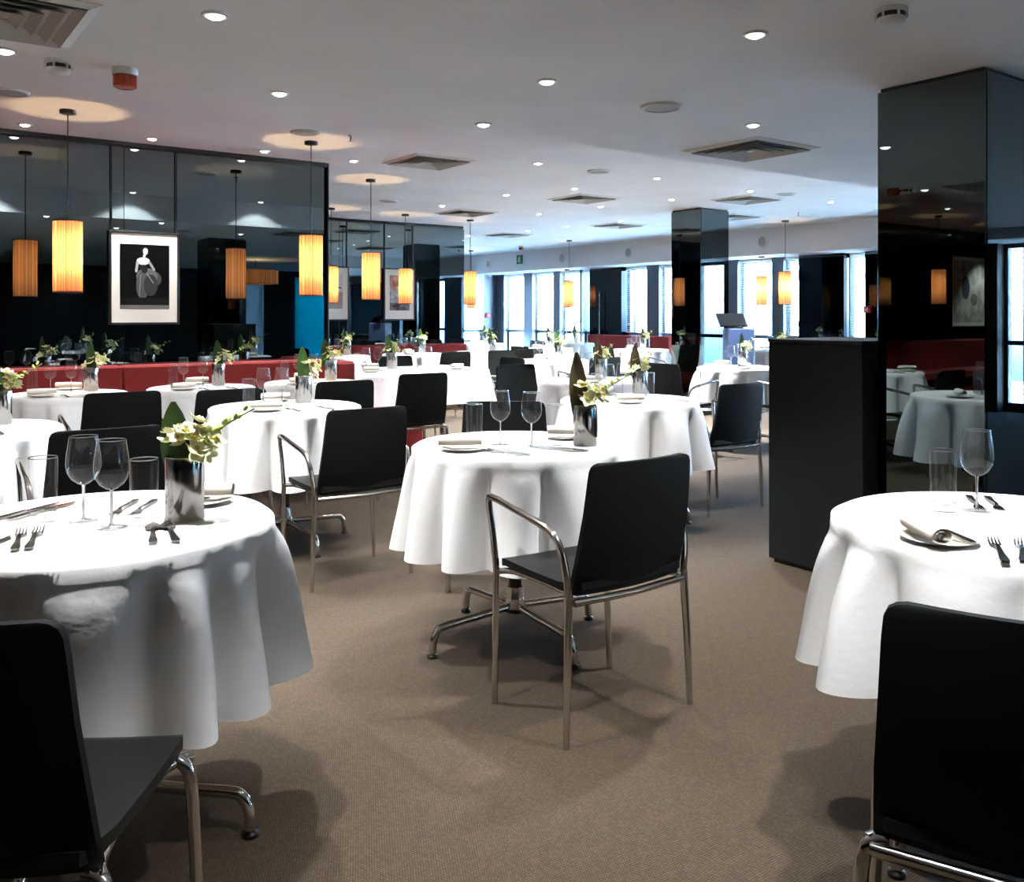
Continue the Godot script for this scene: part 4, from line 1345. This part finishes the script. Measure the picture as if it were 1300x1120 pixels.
func furniture() -> void:
	var o := thing("cabinet", W(4.02, 2.675), 0, "tall matt black cabinet standing against the wide column", "cabinet")
	obj("body", box(Vector3(0.56, 1.09, 0.53), 0.004), M.black_matt, o, Vector3(0, 0.565, 0))
	obj("top", box(Vector3(0.57, 0.02, 0.535), 0.003), M.black_matt, o, Vector3(0, 1.12, 0))
	obj("plinth", box(Vector3(0.52, 0.02, 0.49)), M.black_rail, o, Vector3(0, 0.01, 0))
	o = thing("monitor_stand", W(8.30, 6.95), deg_to_rad(-36), "blue grey service stand behind the orchids, with a tilted black monitor", "stand")
	obj("body", box(Vector3(0.29, 1.08, 0.35), 0.005), M.station, o, Vector3(0, 0.55, 0))
	obj("base", box(Vector3(0.33, 0.02, 0.4), 0.004), M.black_matt, o, Vector3(0, 0.01, 0))
	var m := thing("till_monitor", W(8.28, 6.97, 1.09), deg_to_rad(-36), "tilted black till monitor on the blue grey stand", "monitor")
	obj("screen", box(Vector3(0.34, 0.20, 0.025), 0.004), M.screen, m, Vector3(-0.05, 0.10, 0), Vector3(-0.75, 0.2, 0))
	obj("foot", box(Vector3(0.12, 0.03, 0.12), 0.004), M.black_matt, m, Vector3(0, 0.015, 0))
	obj("neck", tube([Vector3(0, 0.02, 0), Vector3(-0.02, 0.09, -0.02)], 0.015, 8), M.black_matt, m)
	o = thing("sideboard", W(8.6, 6.1), deg_to_rad(-90), "low black sideboard behind the cabinet edge", "sideboard")
	obj("body", box(Vector3(0.9, 0.78, 0.4), 0.005), M.black_matt, o, Vector3(0, 0.43, 0))
	obj("top", box(Vector3(0.94, 0.03, 0.44), 0.004), M.black_rail, o, Vector3(0, 0.835, 0))
	obj("plinth", box(Vector3(0.86, 0.04, 0.36)), M.black_rail, o, Vector3(0, 0.02, 0))

func outside() -> void:
	# terrace and a pale office block across the street
	var g := slab("pavement", 12.4, 60, -60, 60, -3.2, -3.0, M.paving, "pale pavement outside the windows", "pavement")
	var o := thing("office_building", W(46, 12), 0, "pale office block across the street outside the windows", "building")
	obj("wall", box(Vector3(6, 9, 40)), M.facade, o, Vector3(0, -1.0, 0))
	obj("parapet", box(Vector3(6.3, 0.3, 40.3)), M.facade, o, Vector3(0, 3.6, 0))
	for r in 2:
		for k in 10:
			obj("window", box(Vector3(0.2, 1.5, 2.0)), M.facade_glass, o, Vector3(-3.02, -1.6 + r * 3.0, -17 + k * 3.8))
	for k in 4:
		var b := thing("roof_unit", W(17, [14.8, 17.0, 19.5, 12.0][k], -3.0), 0, "grey green plant box outside the %s window" % ["first", "second", "third", "column side"][k], "plant box", "grey plant boxes outside")
		obj("housing", box(Vector3(0.9, 4.05, 0.55), 0.02), M.grass_box, b, Vector3(0, 2.03, 0))
		obj("cap", box(Vector3(0.96, 0.06, 0.6), 0.01), M.frame_metal, b, Vector3(0, 4.085, 0))

func _ready() -> void:
	setup()
	materials()
	room()
	ceiling()
	walls()
	banquettes()
	furniture()
	tables()
	chairs()
	outside()
	for k in ["wine", "tum", "vase", "fork", "knife", "spoon"]:
		if cache.has(k): cache[k].free()
